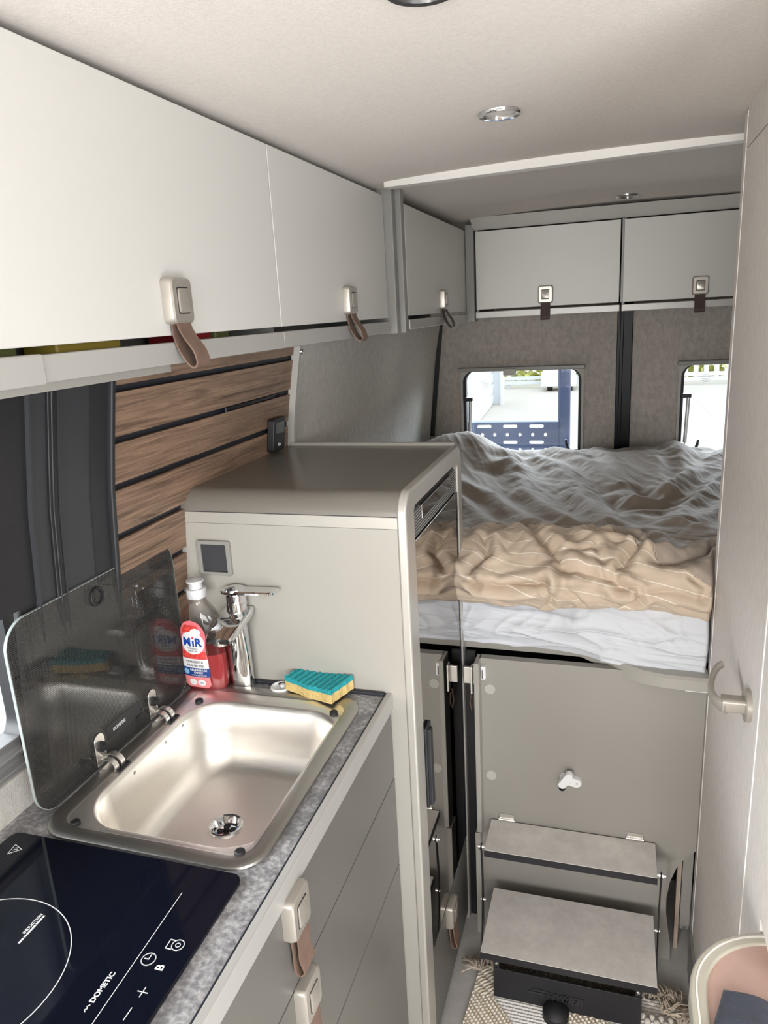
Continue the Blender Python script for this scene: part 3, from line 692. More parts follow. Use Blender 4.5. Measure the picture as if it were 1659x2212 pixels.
b = B(); patch(b, lin(.033, .052, 4), lambda z: .0295, .0009, UC); mesh_obj('blue_band', b, 'navy', lb, smooth=60)
b = B(); patch(b, lin(.010, .033, 8), lambda z: .0285-.006*max(0, (.016-z)/.006), .0009, UC); mesh_obj('pink_band', b, 'pink_light', lb, smooth=60)
b = B(); patch(b, lin(.036, .049, 6), el(.0425, .0065, .0065), .0012, UC-.0215); mesh_obj('leaf_print', b, 'leaf_blue', lb, smooth=60)
b = B(); patch(b, lin(.014, .028, 8), el(.021, .007, .0085), .0012, UC-.009); patch(b, lin(.014, .028, 8), el(.021, .007, .0085), .0012, UC+.010); mesh_obj('round_print', b, 'paper', lb, smooth=60)
tx = lambda u0, z0, off: (lambda x, y, d: on_bottle(u0+x, z0+y, off+d))
def lettering(name, items, mat):
    b = B()
    for k, (s, size, u, z, bold) in enumerate(items):
        if k and name != 'brand_lettering': mesh_obj(name, b, mat, lb); b = B()
        text(b, s, size, (0, 0, 0), (1, 0, 0), (0, 1, 0), depth=.0002, align='CENTER', fn=tx(UC+u, z, .0017), bold=bold)
    mesh_obj(name, b, mat, lb)
lettering('brand_lettering', [('M', .0235, -.0115, .098, .0008), ('\u0131', .0235, .0025, .098, .0008), ('R', .0235, .0130, .098, .0008)], 'mir_blue')
b = B(); patch(b, lin(.1125, .1165, 5), el(.1145, .002, .0022), .0018, UC+.0025); mesh_obj('red_dot', b, 'red_print', lb)
lettering('lettering', [('VAISSELLE', .0052, 0, .0912, 0), ('DEPUIS 1951', .0040, 0, .0862, 0), ('VINAIGRE &', .0072, 0, .0628, 0), ('FRAMBOISE', .0072, .001, .0550, 0), ('1951', .005, .010, .019, 0)], 'grey_print')
lettering('lettering', [('D\u00c9GRAISSAGE', .0058, .0065, .0462, .00015), ('EXPERT', .0058, .0065, .0405, .00015), ('EFFICACE & PROPRE', .0036, .0065, .0355, 0)], 'white_print')

# sponge
sg = thing('sponge', 'yellow sponge with teal scouring top on the sink edge', 'sponge', (-.52, 1.155, .9247))
def sponge_map(u, v, w):
    # u along the length, v depth, w height
    a = math.radians(-18); x = -.520+u*math.cos(a)-v*math.sin(a); y = 1.160+u*math.sin(a)+v*math.cos(a)
    zz = .9247+w+.006*(u/.055)**2*.6-.002
    return V((x, y, zz+.0018*math.sin(w*0+u*0)))
def sponge_slab(w0, w1, wavy):
    b = B(); nu, nv = 40, 20; L, D = .112, .064
    def top(u, v): return w1+(.0016*math.sin(2*math.pi*u/.0125+v*25) if wavy else 0)+.0006*noise.noise(V((u*300, v*300, 3)))
    ed = lambda u, v: (L/2*u*(1-.015*math.cos(v*9)), D/2*v*(1+.03*math.cos(u*7)))
    g = {}
    for k, f in (('t', top), ('b', lambda u, v: w0)):
        for i in range(nu+1):
            for j in range(nv+1):
                u, v = ed(2*i/nu-1, 2*j/nv-1); g[k, i, j] = b.bm.verts.new(sponge_map(u, v, f(u, v)))
    for i in range(nu):
        for j in range(nv):
            b.bm.faces.new([g['t', i, j], g['t', i+1, j], g['t', i+1, j+1], g['t', i, j+1]]); b.bm.faces.new([g['b', i, j], g['b', i, j+1], g['b', i+1, j+1], g['b', i+1, j]])
    for i in range(nu):
        for j in (0, nv): b.bm.faces.new([g['t', i, j], g['b', i, j], g['b', i+1, j], g['t', i+1, j]])
    for j in range(nv):
        for i in (0, nu): b.bm.faces.new([g['t', i, j], g['b', i, j], g['b', i, j+1], g['t', i, j+1]])
    return b
mesh_obj('foam', sponge_slab(.002, .020, False), 'sponge_y', sg, smooth=40)
mesh_obj('scouring_pad', sponge_slab(.0202, .029, True), 'sponge_t', sg, smooth=50)
rg = thing('plug_ring', 'small white plastic ring lying behind the sponge', 'ring', (-.600, 1.160, .92))
rg.location = (-.598, 1.158, .9203); ORG[rg.name] = V(rg.location)
RX, RY = -.604, 1.160
mesh_obj('ring', B().lathe((-.6, 1.158, .9203), (0, 0, 1), [(0, .0195), (.006, .0195), (.0075, .0185), (.0075, .0165), (.002, .016), (.002, .001)], n=36), 'paper', rg, smooth=40)
mesh_obj('stub', B().lathe((-.596, 1.160, .9222), (0, 0, 1), [(0, .0055), (.008, .005), (.009, .003)], n=16), 'paper', rg, smooth=40)

# ------------------------------------------------------------------ fridge cupboard
fc = thing('fridge_cupboard', 'tall greige cupboard around the fridge, next to the sink', 'cupboard', (-.58, 1.42, 0))
YN, YFa, XD = 1.180, 1.662, -.341
def side_poly(x, y0=YN, zt=1.304, r=.038):
    pts = [(x, YFa-.002, 1.266), (x, YFa-.002, zt)]
    for i in range(11):
        a = math.radians(90+90*i/10); pts.append((x, y0+r+r*math.cos(a), zt-r+r*math.sin(a)))
    return pts
xb = -.787
b = B().prism(side_poly(xb), (-.352-xb, 0, 0))
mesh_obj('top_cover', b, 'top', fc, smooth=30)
mesh_obj('rear_lip', B().box(-.766, -.352, YFa-.008, YFa+.002, 1.300, 1.3115), 'greige', fc, bevel=.002)
mesh_obj('seam', B().box(-.788, -.352, YN+.0015, YFa-.01, 1.2645, 1.2662), 'groove', fc)
b = B().prism([(-.787, YN, 1.243), (-.352, YN, 1.243), (-.352, YN, 1.2645), (-.787, YN, 1.2645)], (0, .014, 0))
mesh_obj('upper_band', b, 'champagne', fc, bevel=.001)
b = B().prism([(-.846, YN+.001, 0), (-.352, YN+.001, 0), (-.352, YN+.001, 1.2425), (-.790, YN+.001, 1.2425), (-.806, YN+.001, 1.1), (-.826, YN+.001, .9), (-.846, YN+.001, .6)], (0, .013, 0))
b.box(-.788, -.352, YFa-.016, YFa-.002, 0, 1.266)
mesh_obj('side_panel', b, 'greige', fc)
outer = rrx(-.357, YN-.002, YFa+.003, -.05, 1.307, .042, n=10); inner = rrx(-.357, YN+.050, YFa-.037, -.02, 1.270, .010, n=10)
for L in (outer, inner):
    for k, (x, y, z) in enumerate(L):
        if z < .1: L[k] = (x, y, 0.0 if L is outer else .0)
fr_o = [(-.357, YN-.002, 0), (-.357, YN-.002, 1.265)]+[(-.357, YN+.040+.042*math.cos(math.radians(a)), 1.265+.042*math.sin(math.radians(a))) for a in range(170, 90, -10)]+[(-.357, YN+.04, 1.307), (-.357, YFa-.037, 1.307)]+[(-.357, YFa-.037+.040*math.cos(math.radians(a)), 1.267+.040*math.sin(math.radians(a))) for a in range(80, 0, -10)]+[(-.357, YFa+.003, 1.267), (-.357, YFa+.003, 0)]
fr_i = [(-.357, YFa-.036, 0), (-.357, YFa-.036, 1.262), (-.357, YFa-.044, 1.270), (-.357, YN+.063, 1.270), (-.357, YN+.055, 1.262), (-.357, YN+.055, 0)]
b = B().prism(fr_o+fr_i, (.018, 0, 0))
mesh_obj('front_frame', b, 'champagne', fc, bevel=.0045)
b = B().box(-.36, -.3435, YN+.056, YFa-.037, .03, .262)
dw = mesh_obj('drawer', b, 'drawer', fc, bevel=.0015)
latch(fc, (-.3435, 1.40, .235), (0, 1, 0), (1, 0, 0), tilt=-.006)
fg = thing('refrigerator', 'built in refrigerator with dark mirror door and vent grille', 'refrigerator', (-.5, 1.42, .27))
mesh_obj('body', B().box(-.755, -.372, YN+.05, YFa-.035, .275, 1.24), 'black', fg)
mesh_obj('door', B().box(-.371, -.3425, YN+.0565, YFa-.050, .272, 1.203), 'mirror', fg, bevel=.0015)
mesh_obj('door_edge', B().box(-.371, -.3418, YFa-.0495, YFa-.0375, .272, 1.20).box(-.371, -.3425, YN+.0552, YN+.0563, .272, 1.2), 'black_gloss', fg)
vg = mesh_obj('vent_grille', B().box(-.371, -.350, YN+.056, YFa-.037, 1.206, 1.2695), 'black', fg)
b = B()
for i in range(9):
    z = 1.2085+i*.0056; b.box(-.351, -.3438, YN+.058, YFa-.039, z, z+.0013)
mesh_obj('slat', b, plain('grey slat edge', (.38, .38, .37, 1), .4), vg)
mesh_obj('display', B().box(-.352, -.3432, 1.305, 1.565, 1.2285, 1.2555), 'mirror', vg, bevel=.001)
mesh_obj('handle', B().box(-.3425, -.3285, YN+.066, YN+.084, .64, .812).box(-.3425, -.336, YN+.060, YN+.100, .636, .816), 'black_satin', fg, bevel=.003)
# rocker switch plate on the cupboard side
sw = thing('wall_switch', 'square dark switch with metal frame on the greige cupboard side', 'switch', (-.722, YN, 1.175))
mesh_obj('frame', B().frame_ring(rry(YN+.0005, -.7565, -.6875, 1.1405, 1.2095, .004), rry(YN+.0005, -.749, -.696, 1.147, 1.202, .002), (0, -.007, 0)), 'grey_trim', sw, bevel=.001)
mesh_obj('rocker', B().prism([(-.7485, YN+.0005, 1.1475), (-.6965, YN+.0005, 1.1475), (-.6965, YN+.0005, 1.2015), (-.7485, YN+.0005, 1.2015)], (0, -.004, 0)), 'black_grey', sw, bevel=.001)
# heating control on the planks
hc = thing('control_display', 'small black control unit with grey screen on the walnut panel', 'control unit', (wx(1.345)+.013, 1.565, 1.345))
def lean(x, y, z): return (wx(z)+.013+x, y, z)
def slabl(y0, y1, z0, z1, x0, x1, r):
    return B().loft([[lean(x, u, v) for u, v in rr2(y0, y1, z0, z1, r, 5)] for x in (x0, x1)])
mesh_obj('case', slabl(1.535, 1.597, 1.308, 1.387, .0005, .019, .008), 'black', hc, bevel=.003)
mesh_obj('screen', slabl(1.546, 1.590, 1.342, 1.376, .0185, .0196, .001), 'screen', hc)
b = B(); text(b, 'duo', .011, (0, 0, 0), (0, 1, 0), (0, 0, 1), depth=.0004, fn=lambda x, y, d: V(lean(.0193+d, 1.557+x, 1.321+y)), bold=.0002)
mesh_obj('lettering', b, 'white_print', hc)

# ------------------------------------------------------------------ bathroom wall with its door
XB = .215
b = B().box(XB, XB+.03, .955, 1.079, 0, 1.95).box(XB, XB+.03, 1.079, 1.60, 1.862, 1.95).box(XB+.03, .87, .975, 1.0, 0, 1.95).box(XB+.03, .87, 1.575, 1.597, 0, 1.95)
b.box(XB, XB+.03, .86, .955, .76, 1.95)
struct('wall_right', b, 'bath', label='textured pale grey bathroom wall')
d1 = mesh_obj('door_1', B().box(XB, XB+.028, 1.084, 1.596, .025, 1.860), 'bath', bevel=.001); d1['kind'] = 'structure'; d1['category'] = 'door'; d1['label'] = 'pale bathroom door with a satin lever handle'
b = B().box(XB-.0015, XB+.02, 1.0785, 1.0835, 0, 1.86)
struct('trim_5', b, 'white_trim', label='white upright strip at the bathroom door edge')
b = B().box(XB-.001, XB+.034, 1.598, 1.602, 0, 1.925); struct('trim_6', b, 'white_trim', label='bright line on the rear edge of the bathroom wall')
b = B().box(XB-.0005, XB+.036, 1.602, 1.636, 0, 1.925); struct('trim_7', b, 'bath', label='rear corner post of the bathroom wall', bevel=.004)
struct('trim_8', B().box(XB-.006, XB, 1.30, 1.60, 0, .11), 'grey_trim', label='grey kick strip low on the bathroom wall', bevel=.002)
# lever handle: rosette, neck, curved lever
HY, HZ = 1.150, .985
dh = mesh_obj('door_handle', B().lathe((XB, HY, HZ), (-1, 0, 0), [(0, .026), (.007, .026), (.0085, .0245), (.009, .0)], n=40), 'nickel', d1, smooth=35)
b = B().loft([[(XB-.008-x, HY+u, HZ+v) for u, v in rr2(-.0125, .0125, -.0115, .0115, .006, 5)] for x in (0, .030, .033)])
mesh_obj('neck', b, 'nickel', dh, smooth=35)
pts, rad = [], []
LP = [(.034, -.010, -.002), (.046, .004, -.003), (.053, .026, -.001), (.051, .055, .004), (.045, .080, .009), (.036, .098, .014), (.029, .104, .016)]
for i in range(15):
    t = i/14*6; k = min(5, int(t)); f = t-k
    q = [LP[k][c]*(1-f)+LP[k+1][c]*f for c in range(3)]
    pts.append((XB-q[0], HY+q[1], HZ+q[2])); rad.append(.0115-.004*i/14)
b = B(); rings = []
for i, p in enumerate(pts):
    d = (V(pts[min(i+1, 14)])-V(pts[max(i-1, 0)])).normalized(); a = V((1, 0, 0)); a = (a-d*a.dot(d)).normalized(); c = d.cross(a)
    rings.append([V(p)+a*(.0052*math.cos(q*math.pi/8))+c*(rad[i]*math.sin(q*math.pi/8)) for q in range(16)])
b.loft(rings); mesh_obj('lever', b, 'nickel', dh, smooth=45)
# white curtain pull in the upper corner
b = B().tube([(.232, 1.655, 1.905), (.228, 1.655, 1.885), (.231, 1.655, 1.86), (.234, 1.655, 1.83), (.235, 1.655, 1.74), (.236, 1.655, 1.60)], .004, rr=[.008, .006, .007, .004, .0025, .0025])
solo('hanging_string', 'thin white string hanging behind the upper bathroom wall corner', 'string', b, 'paper', (.232, 1.655, 1.6), smooth=50)

# ------------------------------------------------------------------ bed
PF = 1.617
bp = thing('bed_locker', 'greige storage locker front under the bed, with round cover caps', 'locker', (0, 1.63, 0))
def arc_pts(): return [(.236, .345), (.2135, .333), (.190, .308), (.172, .275), (.160, .235), (.154, .185), (.155, .14), (.162, .09), (.168, .05), (.170, 0)]
poly = [(-.298, .79), (.2135, .79)]+arc_pts()[1:]+[(-.298, 0)]
mesh_obj('panel', B().prism([(x, PF, z) for x, z in poly], (0, .022, 0)), 'greige_dark', bp)
mesh_obj('stile', B().box(-.306, -.294, PF-.034, PF+.022, .318, .79).box(-.312, -.298, PF-.030, PF+.022, 0, .312), 'greige', bp, bevel=.0015)
for z in (.709, .467): mesh_obj('cover_cap', B().lathe((-.273, PF, z), (0, -1, 0), [(0, .0135), (.0012, .0132), (.0018, .0125)], n=32), 'cap_grey', bp, smooth=40)
ct = mesh_obj('catch', B().box(-.2935, -.281, PF-.012, PF, .738, .772).box(-.292, -.284, PF-.016, PF-.011, .742, .768), 'paper', bp, bevel=.002)
mesh_obj('slot', B().box(-.2895, -.2865, PF-.0168, PF-.0155, .744, .766), 'grey_print', ct)
mesh_obj('striker', B().box(-.335, -.309, PF-.012, PF-.004, .725, .768).box(-.316, -.311, PF-.026, PF-.004, .705, .775), 'steel_clip', bp, bevel=.001)
mesh_obj('cable_loop', B().tube([(-.318, PF, .70), (-.322, PF-.004, .67), (-.318, PF-.006, .65), (-.313, PF-.004, .66), (-.314, PF, .69)], .0022), 'leather', bp, smooth=50)
mesh_obj('dark_side', B().box(-.345, -.313, PF+.03, PF+.04, 0, .79), 'black', bp)
bf = thing('bedstead', 'grey curved bedstead edge under the mattress', 'bedstead', (0, 1.66, .79))
path = [(-.80, 1.668), (-.15, 1.664), (-.06, 1.660), (.0, 1.642), (.04, 1.612), (.075, 1.588), (.12, 1.577), (.17, 1.574), (.2125, 1.574)]
rings = []
for i, (x, y) in enumerate(path):
    p = V((x, y, 0)); d = (V((*path[min(i+1, len(path)-1)], 0))-V((*path[max(i-1, 0)], 0))).normalized(); nn = V((-d.y, d.x, 0))
    f = .019 if x < -.05 else .019-.0*x
    zb = .7935 if x < 0 else .776
    rings.append([p+nn*q+V((0, 0, z)) for q, z in ((0, zb), (0, zb+.024), (.006, zb+.03), (.05, zb+.03), (.05, zb))])
mesh_obj('edge_profile', B().loft(rings), 'greige', bf, smooth=30)
mesh_obj('platform', B().box(-.80, .80, 1.70, YR-.03, .80, .825), 'oak', bf)
mesh_obj('support', B().box(-.80, .80, 1.9, 1.92, 0, .80), 'black', bf)
mesh_obj('light_strip', B().box(.165, .213, 1.578, 1.588, .7725, .7758), 'paper', bf)

def grid_bm(P, nu, nv, uvf=None):
    bm = bmesh.new(); vs = [[bm.verts.new(P(i, j)) for j in range(nv+1)] for i in range(nu+1)]
    uvl = bm.loops.layers.uv.new('cloth') if uvf else None
    fs = {}
    for i in range(nu):
        for j in range(nv):
            f = bm.faces.new((vs[i][j], vs[i+1][j], vs[i+1][j+1], vs[i][j+1])); fs[f] = (i, j)
            if uvf:
                for l, (a, c) in zip(f.loops, ((i, j), (i+1, j), (i+1, j+1), (i, j+1))): l[uvl].uv = uvf(a, c)
    return bm, fs
N3 = lambda x, y, z=0.: noise.noise(V((x, y, z)))
def ridge(x, y, z=0., k=3): return (1-min(1, abs(N3(x, y, z))*1.6))**k

# mattress in a white fitted sheet
nx, nv = 300, 110; X0, X1 = -.78, .62
def sheet_bottom(x): return .818-.022*max(0, min(1, (x+.25)/.35))+.006*N3(x*5, 2)
def tuck(x): q = max(0, min(1, (x-.204)/.016)); return q*q*(3-2*q)     # behind the bathroom wall the bedding stays back
def mat_pt(i, j):
    x = X0+(X1-X0)*i/nx; t = j/nv
    pull = .034*(1/(1+math.exp(-(x-.02)/.05)))       # the frame swings forward on this side
    zt = .985
    if t < .25:
        q = t/.25; y = 1.80-.10*q; z = zt
        y -= pull*q
    elif t < .4:
        q = (t-.25)/.15*math.pi/2; y = 1.70-pull-.05*math.sin(q); z = zt-.05*(1-math.cos(q))
    else:
        q = (t-.4)/.6; z = (zt-.05)+(sheet_bottom(x)-(zt-.05))*q; y = 1.65-pull-.022*math.sin(q*math.pi*.85)+.012*q
    m = max(0, min(1, (t-.35)/.2))
    # sagging drape lines and small gathers near the hem
    wv = .010*ridge(x*3.2+.8*N3(x*3, z*6), z*13-x*2.4, 5.2, 5)+.009*ridge(x*5-z*6, z*19+x*4, 1.3, 6)+.006*ridge(x*24+2*N3(x*4, z*10), z*5, 8.1, 5)*(1-max(0, (t-.7)*3))+.006*N3(x*4, z*9, 4)+.003*ridge(x*9+z*14, z*42, 3.3, 5)
    wv += .012*max(0, (t-.82)/.18)*max(0, min(1, (x+.1)/.2))*(.4+.6*ridge(x*4, z*60+x*6, 2.2, 2))
    y -= m*wv
    y += .07*tuck(x)
    return (x, y, z)
bm, _ = grid_bm(mat_pt, nx, nv)
mt = thing('mattress', 'mattress in a white fitted sheet under the bunched duvet', 'mattress', (0, 1.7, .82))
mesh_obj('fitted_sheet', bm, 'sheet', mt, smooth=180, recalc=False)
mesh_obj('core', B().box(-.79, .79, 1.72, YR-.04, .8255, .965), 'sheet', mt, bevel=.03)

# duvet: bunched over the front edge, spread to the rear doors
PTH = [(1.632, .928), (1.606, .940), (1.588, .962), (1.582, .99), (1.594, 1.02), (1.622, 1.048), (1.67, 1.066), (1.74, 1.074), (1.84, 1.066), (1.98, 1.040), (2.2, 1.022), (2.5, 1.022), (2.75, 1.030), (2.95, 1.030), (3.10, 1.012), (3.245, .985)]
acc = [0]
for a, c in zip(PTH[:-1], PTH[1:]): acc.append(acc[-1]+math.dist(a, c))
LT = acc[-1]
def path_at(t):
    y = float(np.interp(t, acc, [p[0] for p in PTH])); z = float(np.interp(t, acc, [p[1] for p in PTH])); return y, z
def smooth_path(t):
    w = .03; ys = zs = 0
    for k in (-1, -.5, 0, .5, 1):
        y, z = path_at(max(0, min(LT, t+k*w))); ys += y; zs += z
    return ys/5, zs/5
nx, nt_ = 300, 380; DX0, DX1 = -.74, .66
ts = []
for j in range(nt_+1):
    u = j/nt_; ts.append(LT*(.22*u/.42 if u < .42 else .22+.78*(u-.42)/.58))
base = [smooth_path(t) for t in ts]
nrm = []
for j in range(nt_+1):
    a, c = base[max(j-1, 0)], base[min(j+1, nt_)]; dy, dz = c[0]-a[0], c[1]-a[1]; L = math.hypot(dy, dz) or 1; nrm.append((-dz/L, dy/L))
g = lambda x, y, cx, cy, sx, sy: math.exp(-((x-cx)/sx)**2-((y-cy)/sy)**2)
CREASE = [  # polyline in (across, along the cloth), depth, width
 ([(-.215, .392), (-.179, .29), (-.148, .219), (-.125, .173), (-.105, .138)], .020, .013), ([(-.105, .136), (-.072, .132), (-.039, .128), (.004, .114), (.018, .104), (.026, .09)], .012, .008),
 ([(.056, .225), (.031, .161), (.01, .134), (.015, .111), (.026, .09)], .015, .010), ([(.036, .101), (.056, .099), (.069, .072), (.058, .051), (.04, .03)], .014, .007),
 ([(-.298, .092), (-.241, .079), (-.184, .091), (-.14, .101)], .020, .009), ([(-.14, .101), (-.121, .071), (-.126, .034), (-.14, .015)], .007, .006), ([(-.108, .132), (-.096, .098), (-.073, .057), (-.059, .031)], .007, .006),
 ([(-.291, .224), (-.283, .175), (-.299, .143), (-.31, .12)], .018, .010), ([(-.35, .118), (-.327, .108), (-.299, .098), (-.291, .082)], .012, .008), ([(.087, .09), (.141, .097), (.187, .096)], .008, .008),
 ([(.17, .13), (.19, .117), (.194, .096), (.204, .104)], .010, .007), ([(-.036, .268), (.02, .286), (.057, .248), (.096, .233)], .014, .010), ([(-.031, .211), (-.019, .163), (-.005, .125)], .007, .007),
 ([(-.17, .246), (-.108, .187), (-.042, .198)], .007, .008), ([(-.284, .255), (-.266, .356), (-.215, .392)], .014, .012), ([(-.16, .293), (-.098, .343), (-.053, .311)], .010, .010),
 ([(.108, .173), (.17, .19), (.24, .26)], .016, .014), ([(-.044, .277), (-.015, .36), (.025, .42), (.071, .36), (.096, .242)], .014, .012), ([(.15, .06), (.20, .05), (.26, .07)], .006, .007),
 ([(-.62, .30), (-.52, .22), (-.43, .18)], .018, .012), ([(-.50, .12), (-.42, .10), (-.36, .115)], .014, .009), ([(-.44, .33), (-.40, .24), (-.37, .2)], .016, .012), ([(-.70, .16), (-.58, .12), (-.5, .13)], .014, .01), ([(.28, .2), (.38, .15), (.5, .18)], .014, .01)]
FOLD = [    # soft rolls on the spread part: polyline, height, width
 ([(-.68, 1.66), (-.565, 1.587), (-.433, 1.265)], .022, .045), ([(-.5, 1.6), (-.394, 1.411), (-.33, 1.2)], .014, .035), ([(-.371, 1.299), (-.294, 1.017), (-.257, .856), (-.186, .676), (-.109, .504)], .024, .034),
 ([(-.281, 1.414), (-.18, 1.245), (-.099, .975), (-.042, .666), (-.004, .485)], .024, .036), ([(-.236, 1.604), (-.072, 1.279), (-.008, 1.063), (.068, .835)], .018, .032), ([(-.066, 1.612), (.01, 1.253), (.041, 1.04)], .014, .028),
 ([(.2, 1.74), (.238, 1.627), (.24, 1.291), (.228, 1.127), (.157, .942)], .026, .032), ([(.40, 1.5), (.356, 1.363), (.236, 1.077), (.147, .866), (.068, .835)], .022, .028), ([(.40, 1.3), (.348, 1.185), (.247, .875), (.154, .555)], .024, .03),
 ([(.40, .95), (.282, .714), (.217, .565), (.164, .488)], .018, .028), ([(-.60, 1.1), (-.486, .946), (-.36, .797), (-.199, .422)], .022, .034), ([(-.6, .95), (-.445, .739), (-.296, .36)], .020, .03), ([(-.133, .918), (-.077, .724), (-.027, .426)], .012, .022),
 ([(.152, 1.355), (.154, 1.123), (.118, .991)], .012, .022), ([(-.007, .929), (.076, .745), (.155, .726)], .012, .024), ([(-.417, 1.41), (-.3, 1.62), (-.236, 1.604), (-.123, 1.497)], .012, .04), ([(.06, .6), (.12, .5), (.2, .43)], .014, .025), ([(-.1, 1.66), (.1, 1.60), (.2, 1.68), (.33, 1.66)], .016, .04)]
XS_ = np.linspace(DX0, DX1, nx+1)[:, None]*np.ones((1, nt_+1)); TS_ = np.ones((nx+1, 1))*np.array(ts)[None, :]
WX_ = np.zeros_like(XS_); WT_ = np.zeros_like(XS_)
for i in range(nx+1):
    for j in range(nt_+1):
        WX_[i, j] = .010*N3(XS_[i, j]*14, TS_[i, j]*14, 3)+.004*N3(XS_[i, j]*40, TS_[i, j]*40, 5); WT_[i, j] = .010*N3(XS_[i, j]*14, TS_[i, j]*14, 8)+.004*N3(XS_[i, j]*40, TS_[i, j]*40, 1)
def dist_poly(poly):
    best = np.full(XS_.shape, 9.)
    for (ax, at), (bx_, bt_) in zip(poly[:-1], poly[1:]):
        ux, ut = bx_-ax, bt_-at; q = np.clip(((XS_+WX_-ax)*ux+(TS_+WT_-at)*ut)/(ux*ux+ut*ut), 0, 1)
        best = np.minimum(best, np.hypot(XS_+WX_-ax-q*ux, TS_+WT_-at-q*ut))
    return best
CR_ = np.zeros_like(XS_); FO_ = np.zeros_like(XS_)
for poly, h, w_ in CREASE:
    d = dist_poly(poly); CR_ += h*(.75*np.exp(-((d-2.4*w_)/(1.7*w_))**2)-np.exp(-d/w_))
for poly, h, w_ in FOLD:
    d = dist_poly(poly); FO_ += .8*h*np.exp(-(d/(1.15*w_))**1.8)-.25*h*np.exp(-((d-2*w_)/(.9*w_))**2)
def duvet_pt(i, j):
    x = DX0+(DX1-DX0)*i/nx; t = ts[j]; y, z = base[j]; ny, nz = nrm[j]
    fr = 1/(1+math.exp((t-.36)/.03))                 # 1 on the bunched front, 0 on the spread part
    wxx, wtt = x+.035*N3(x*5, t*7, 1), t+.03*N3(x*6, t*6, 9); s = wxx*.62+wtt*1.15; q = wxx*1.0-wtt*.75
    d1 = .020*N3(wxx*4.5, wtt*4.5, 2.2)+CR_[i, j]-.004*ridge(s*11, q*5, 1.1, 4)-.0025*ridge(q*18, s*7, 5.1, 4)+.0012*N3(s*48, q*16, 5)
    a = math.radians(33+16*N3(x*1.1, y*.9, 4)); e = x*math.cos(a)+(y-2.3)*math.sin(a)*.8; f = -x*math.sin(a)+(y-2.3)*math.cos(a)
    e += .035*N3(x*3, y*3, 6)
    d2 = FO_[i, j]+.012*N3(e*5, f*1.7, 1.5)+.003*ridge(e*11+2, f*2.4, 6.6, 3)+.0022*ridge(e*30, f*5, 2.8, 3)+.0009*N3(e*85, f*17, 9)
    d2 += .085*g(x, y, -.62, 2.92, .16, .22)+.03*g(x, y, .17, 2.95, .16, .2)-.02*g(x, y, .05, 2.3, .18, .25)
    d = fr*d1+(1-fr)*d2
    zb = 0
    if t < .12:                                       # wavy hem
        zb = (1-t/.12)*(.010*N3(x*7, 1)+.006*N3(x*19, 3)-.018*max(0, (x-.05)/.2)+.004)
    X = x+fr*.008*N3(x*9, t*9, 5)
    yy = y+ny*d
    return (X, min(yy+max(0, 1-(yy-1.56)/.25)*.075*tuck(X), YR-.03), max(z+nz*d+zb, .89))
bm, fs = grid_bm(duvet_pt, nx, nt_, lambda i, j: ((DX0+(DX1-DX0)*i/nx), ts[j]))
BN = [(-.80, .34), (-.45, .36), (-.363, .33), (-.295, .352), (-.217, .385), (-.149, .325), (-.057, .325), (-.039, .34), (.053, .229), (.108, .173), (.158, .139), (.19, .117), (.207, .108), (.8, .10)]
def bound(x): return float(np.interp(x, [q[0] for q in BN], [q[1] for q in BN]))+.006*N3(x*19, 2)
for f, (i, j) in fs.items():
    f.smooth = True
    f.material_index = 1 if ts[j] < bound(DX0+(DX1-DX0)*i/nx) else 0
front = bm.copy()
bmesh.ops.delete(bm, geom=[f for f in bm.faces if f.material_index == 1], context='FACES')
bmesh.ops.delete(front, geom=[f for f in front.faces if f.material_index == 0], context='FACES')
for k in (bm, front):
    for f in k.faces: f.material_index = 0
dv = solo('duvet', 'rumpled taupe duvet over the bed, cream pinstripe side turned over the front', 'duvet', bm, 'duvet', (0, 2.4, 1.0), smooth=180, recalc=False)
mesh_obj('turned_edge', front, 'cream', dv, smooth=180, recalc=False, label='cream pinstripe side')
for o in (dv, dv.children[0]):
    so = o.modifiers.new('cloth', 'SOLIDIFY'); so.thickness = .004; so.offset = -1

# small white swivel clamp on the locker front
sc = thing('swivel_clamp', 'white plastic swivel clamp screwed to the locker front', 'clamp', (-.085, PF, .485))
def pill(cx, cz, L, w, ang, y0, y1, taper=.9):
    a = math.radians(ang); rings = []
    for y, k in ((y0, 1), (y0+(y1-y0)*.75, 1), (y1, taper)):
        r = []
        for u, v in rr2(-L/2*k, L/2*k, -w/2*k, w/2*k, w/2*k, 6): r.append((cx+u*math.cos(a)-v*math.sin(a), y, cz+u*math.sin(a)+v*math.cos(a)))
        rings.append(r)
    return B().loft(rings)
mesh_obj('base', pill(-.078, .487, .054, .024, -12, PF, PF-.014), 'paper', sc, smooth=35)
mesh_obj('screw', B().lathe((-.063, PF-.0135, .484), (0, -1, 0), [(0, .003), (.0015, .0026)], n=14).lathe((-.080, PF-.0135, .486), (0, -1, 0), [(0, .003), (.0015, .0026)], n=14), 'alu', sc, smooth=40)
mesh_obj('lever', pill(-.089, .497, .050, .020, 57, PF-.016, PF-.030), 'paper', sc, smooth=35)
solo('lock_button', 'small black round knob just under the white swivel clamp', 'knob', B().lathe((-.0985, PF, .4605), (0, -1, 0), [(0, .0085), (.004, .0085), (.007, .007), (.0085, .003)], n=24), 'black_gloss', (-.0985, PF, .4605), smooth=40)

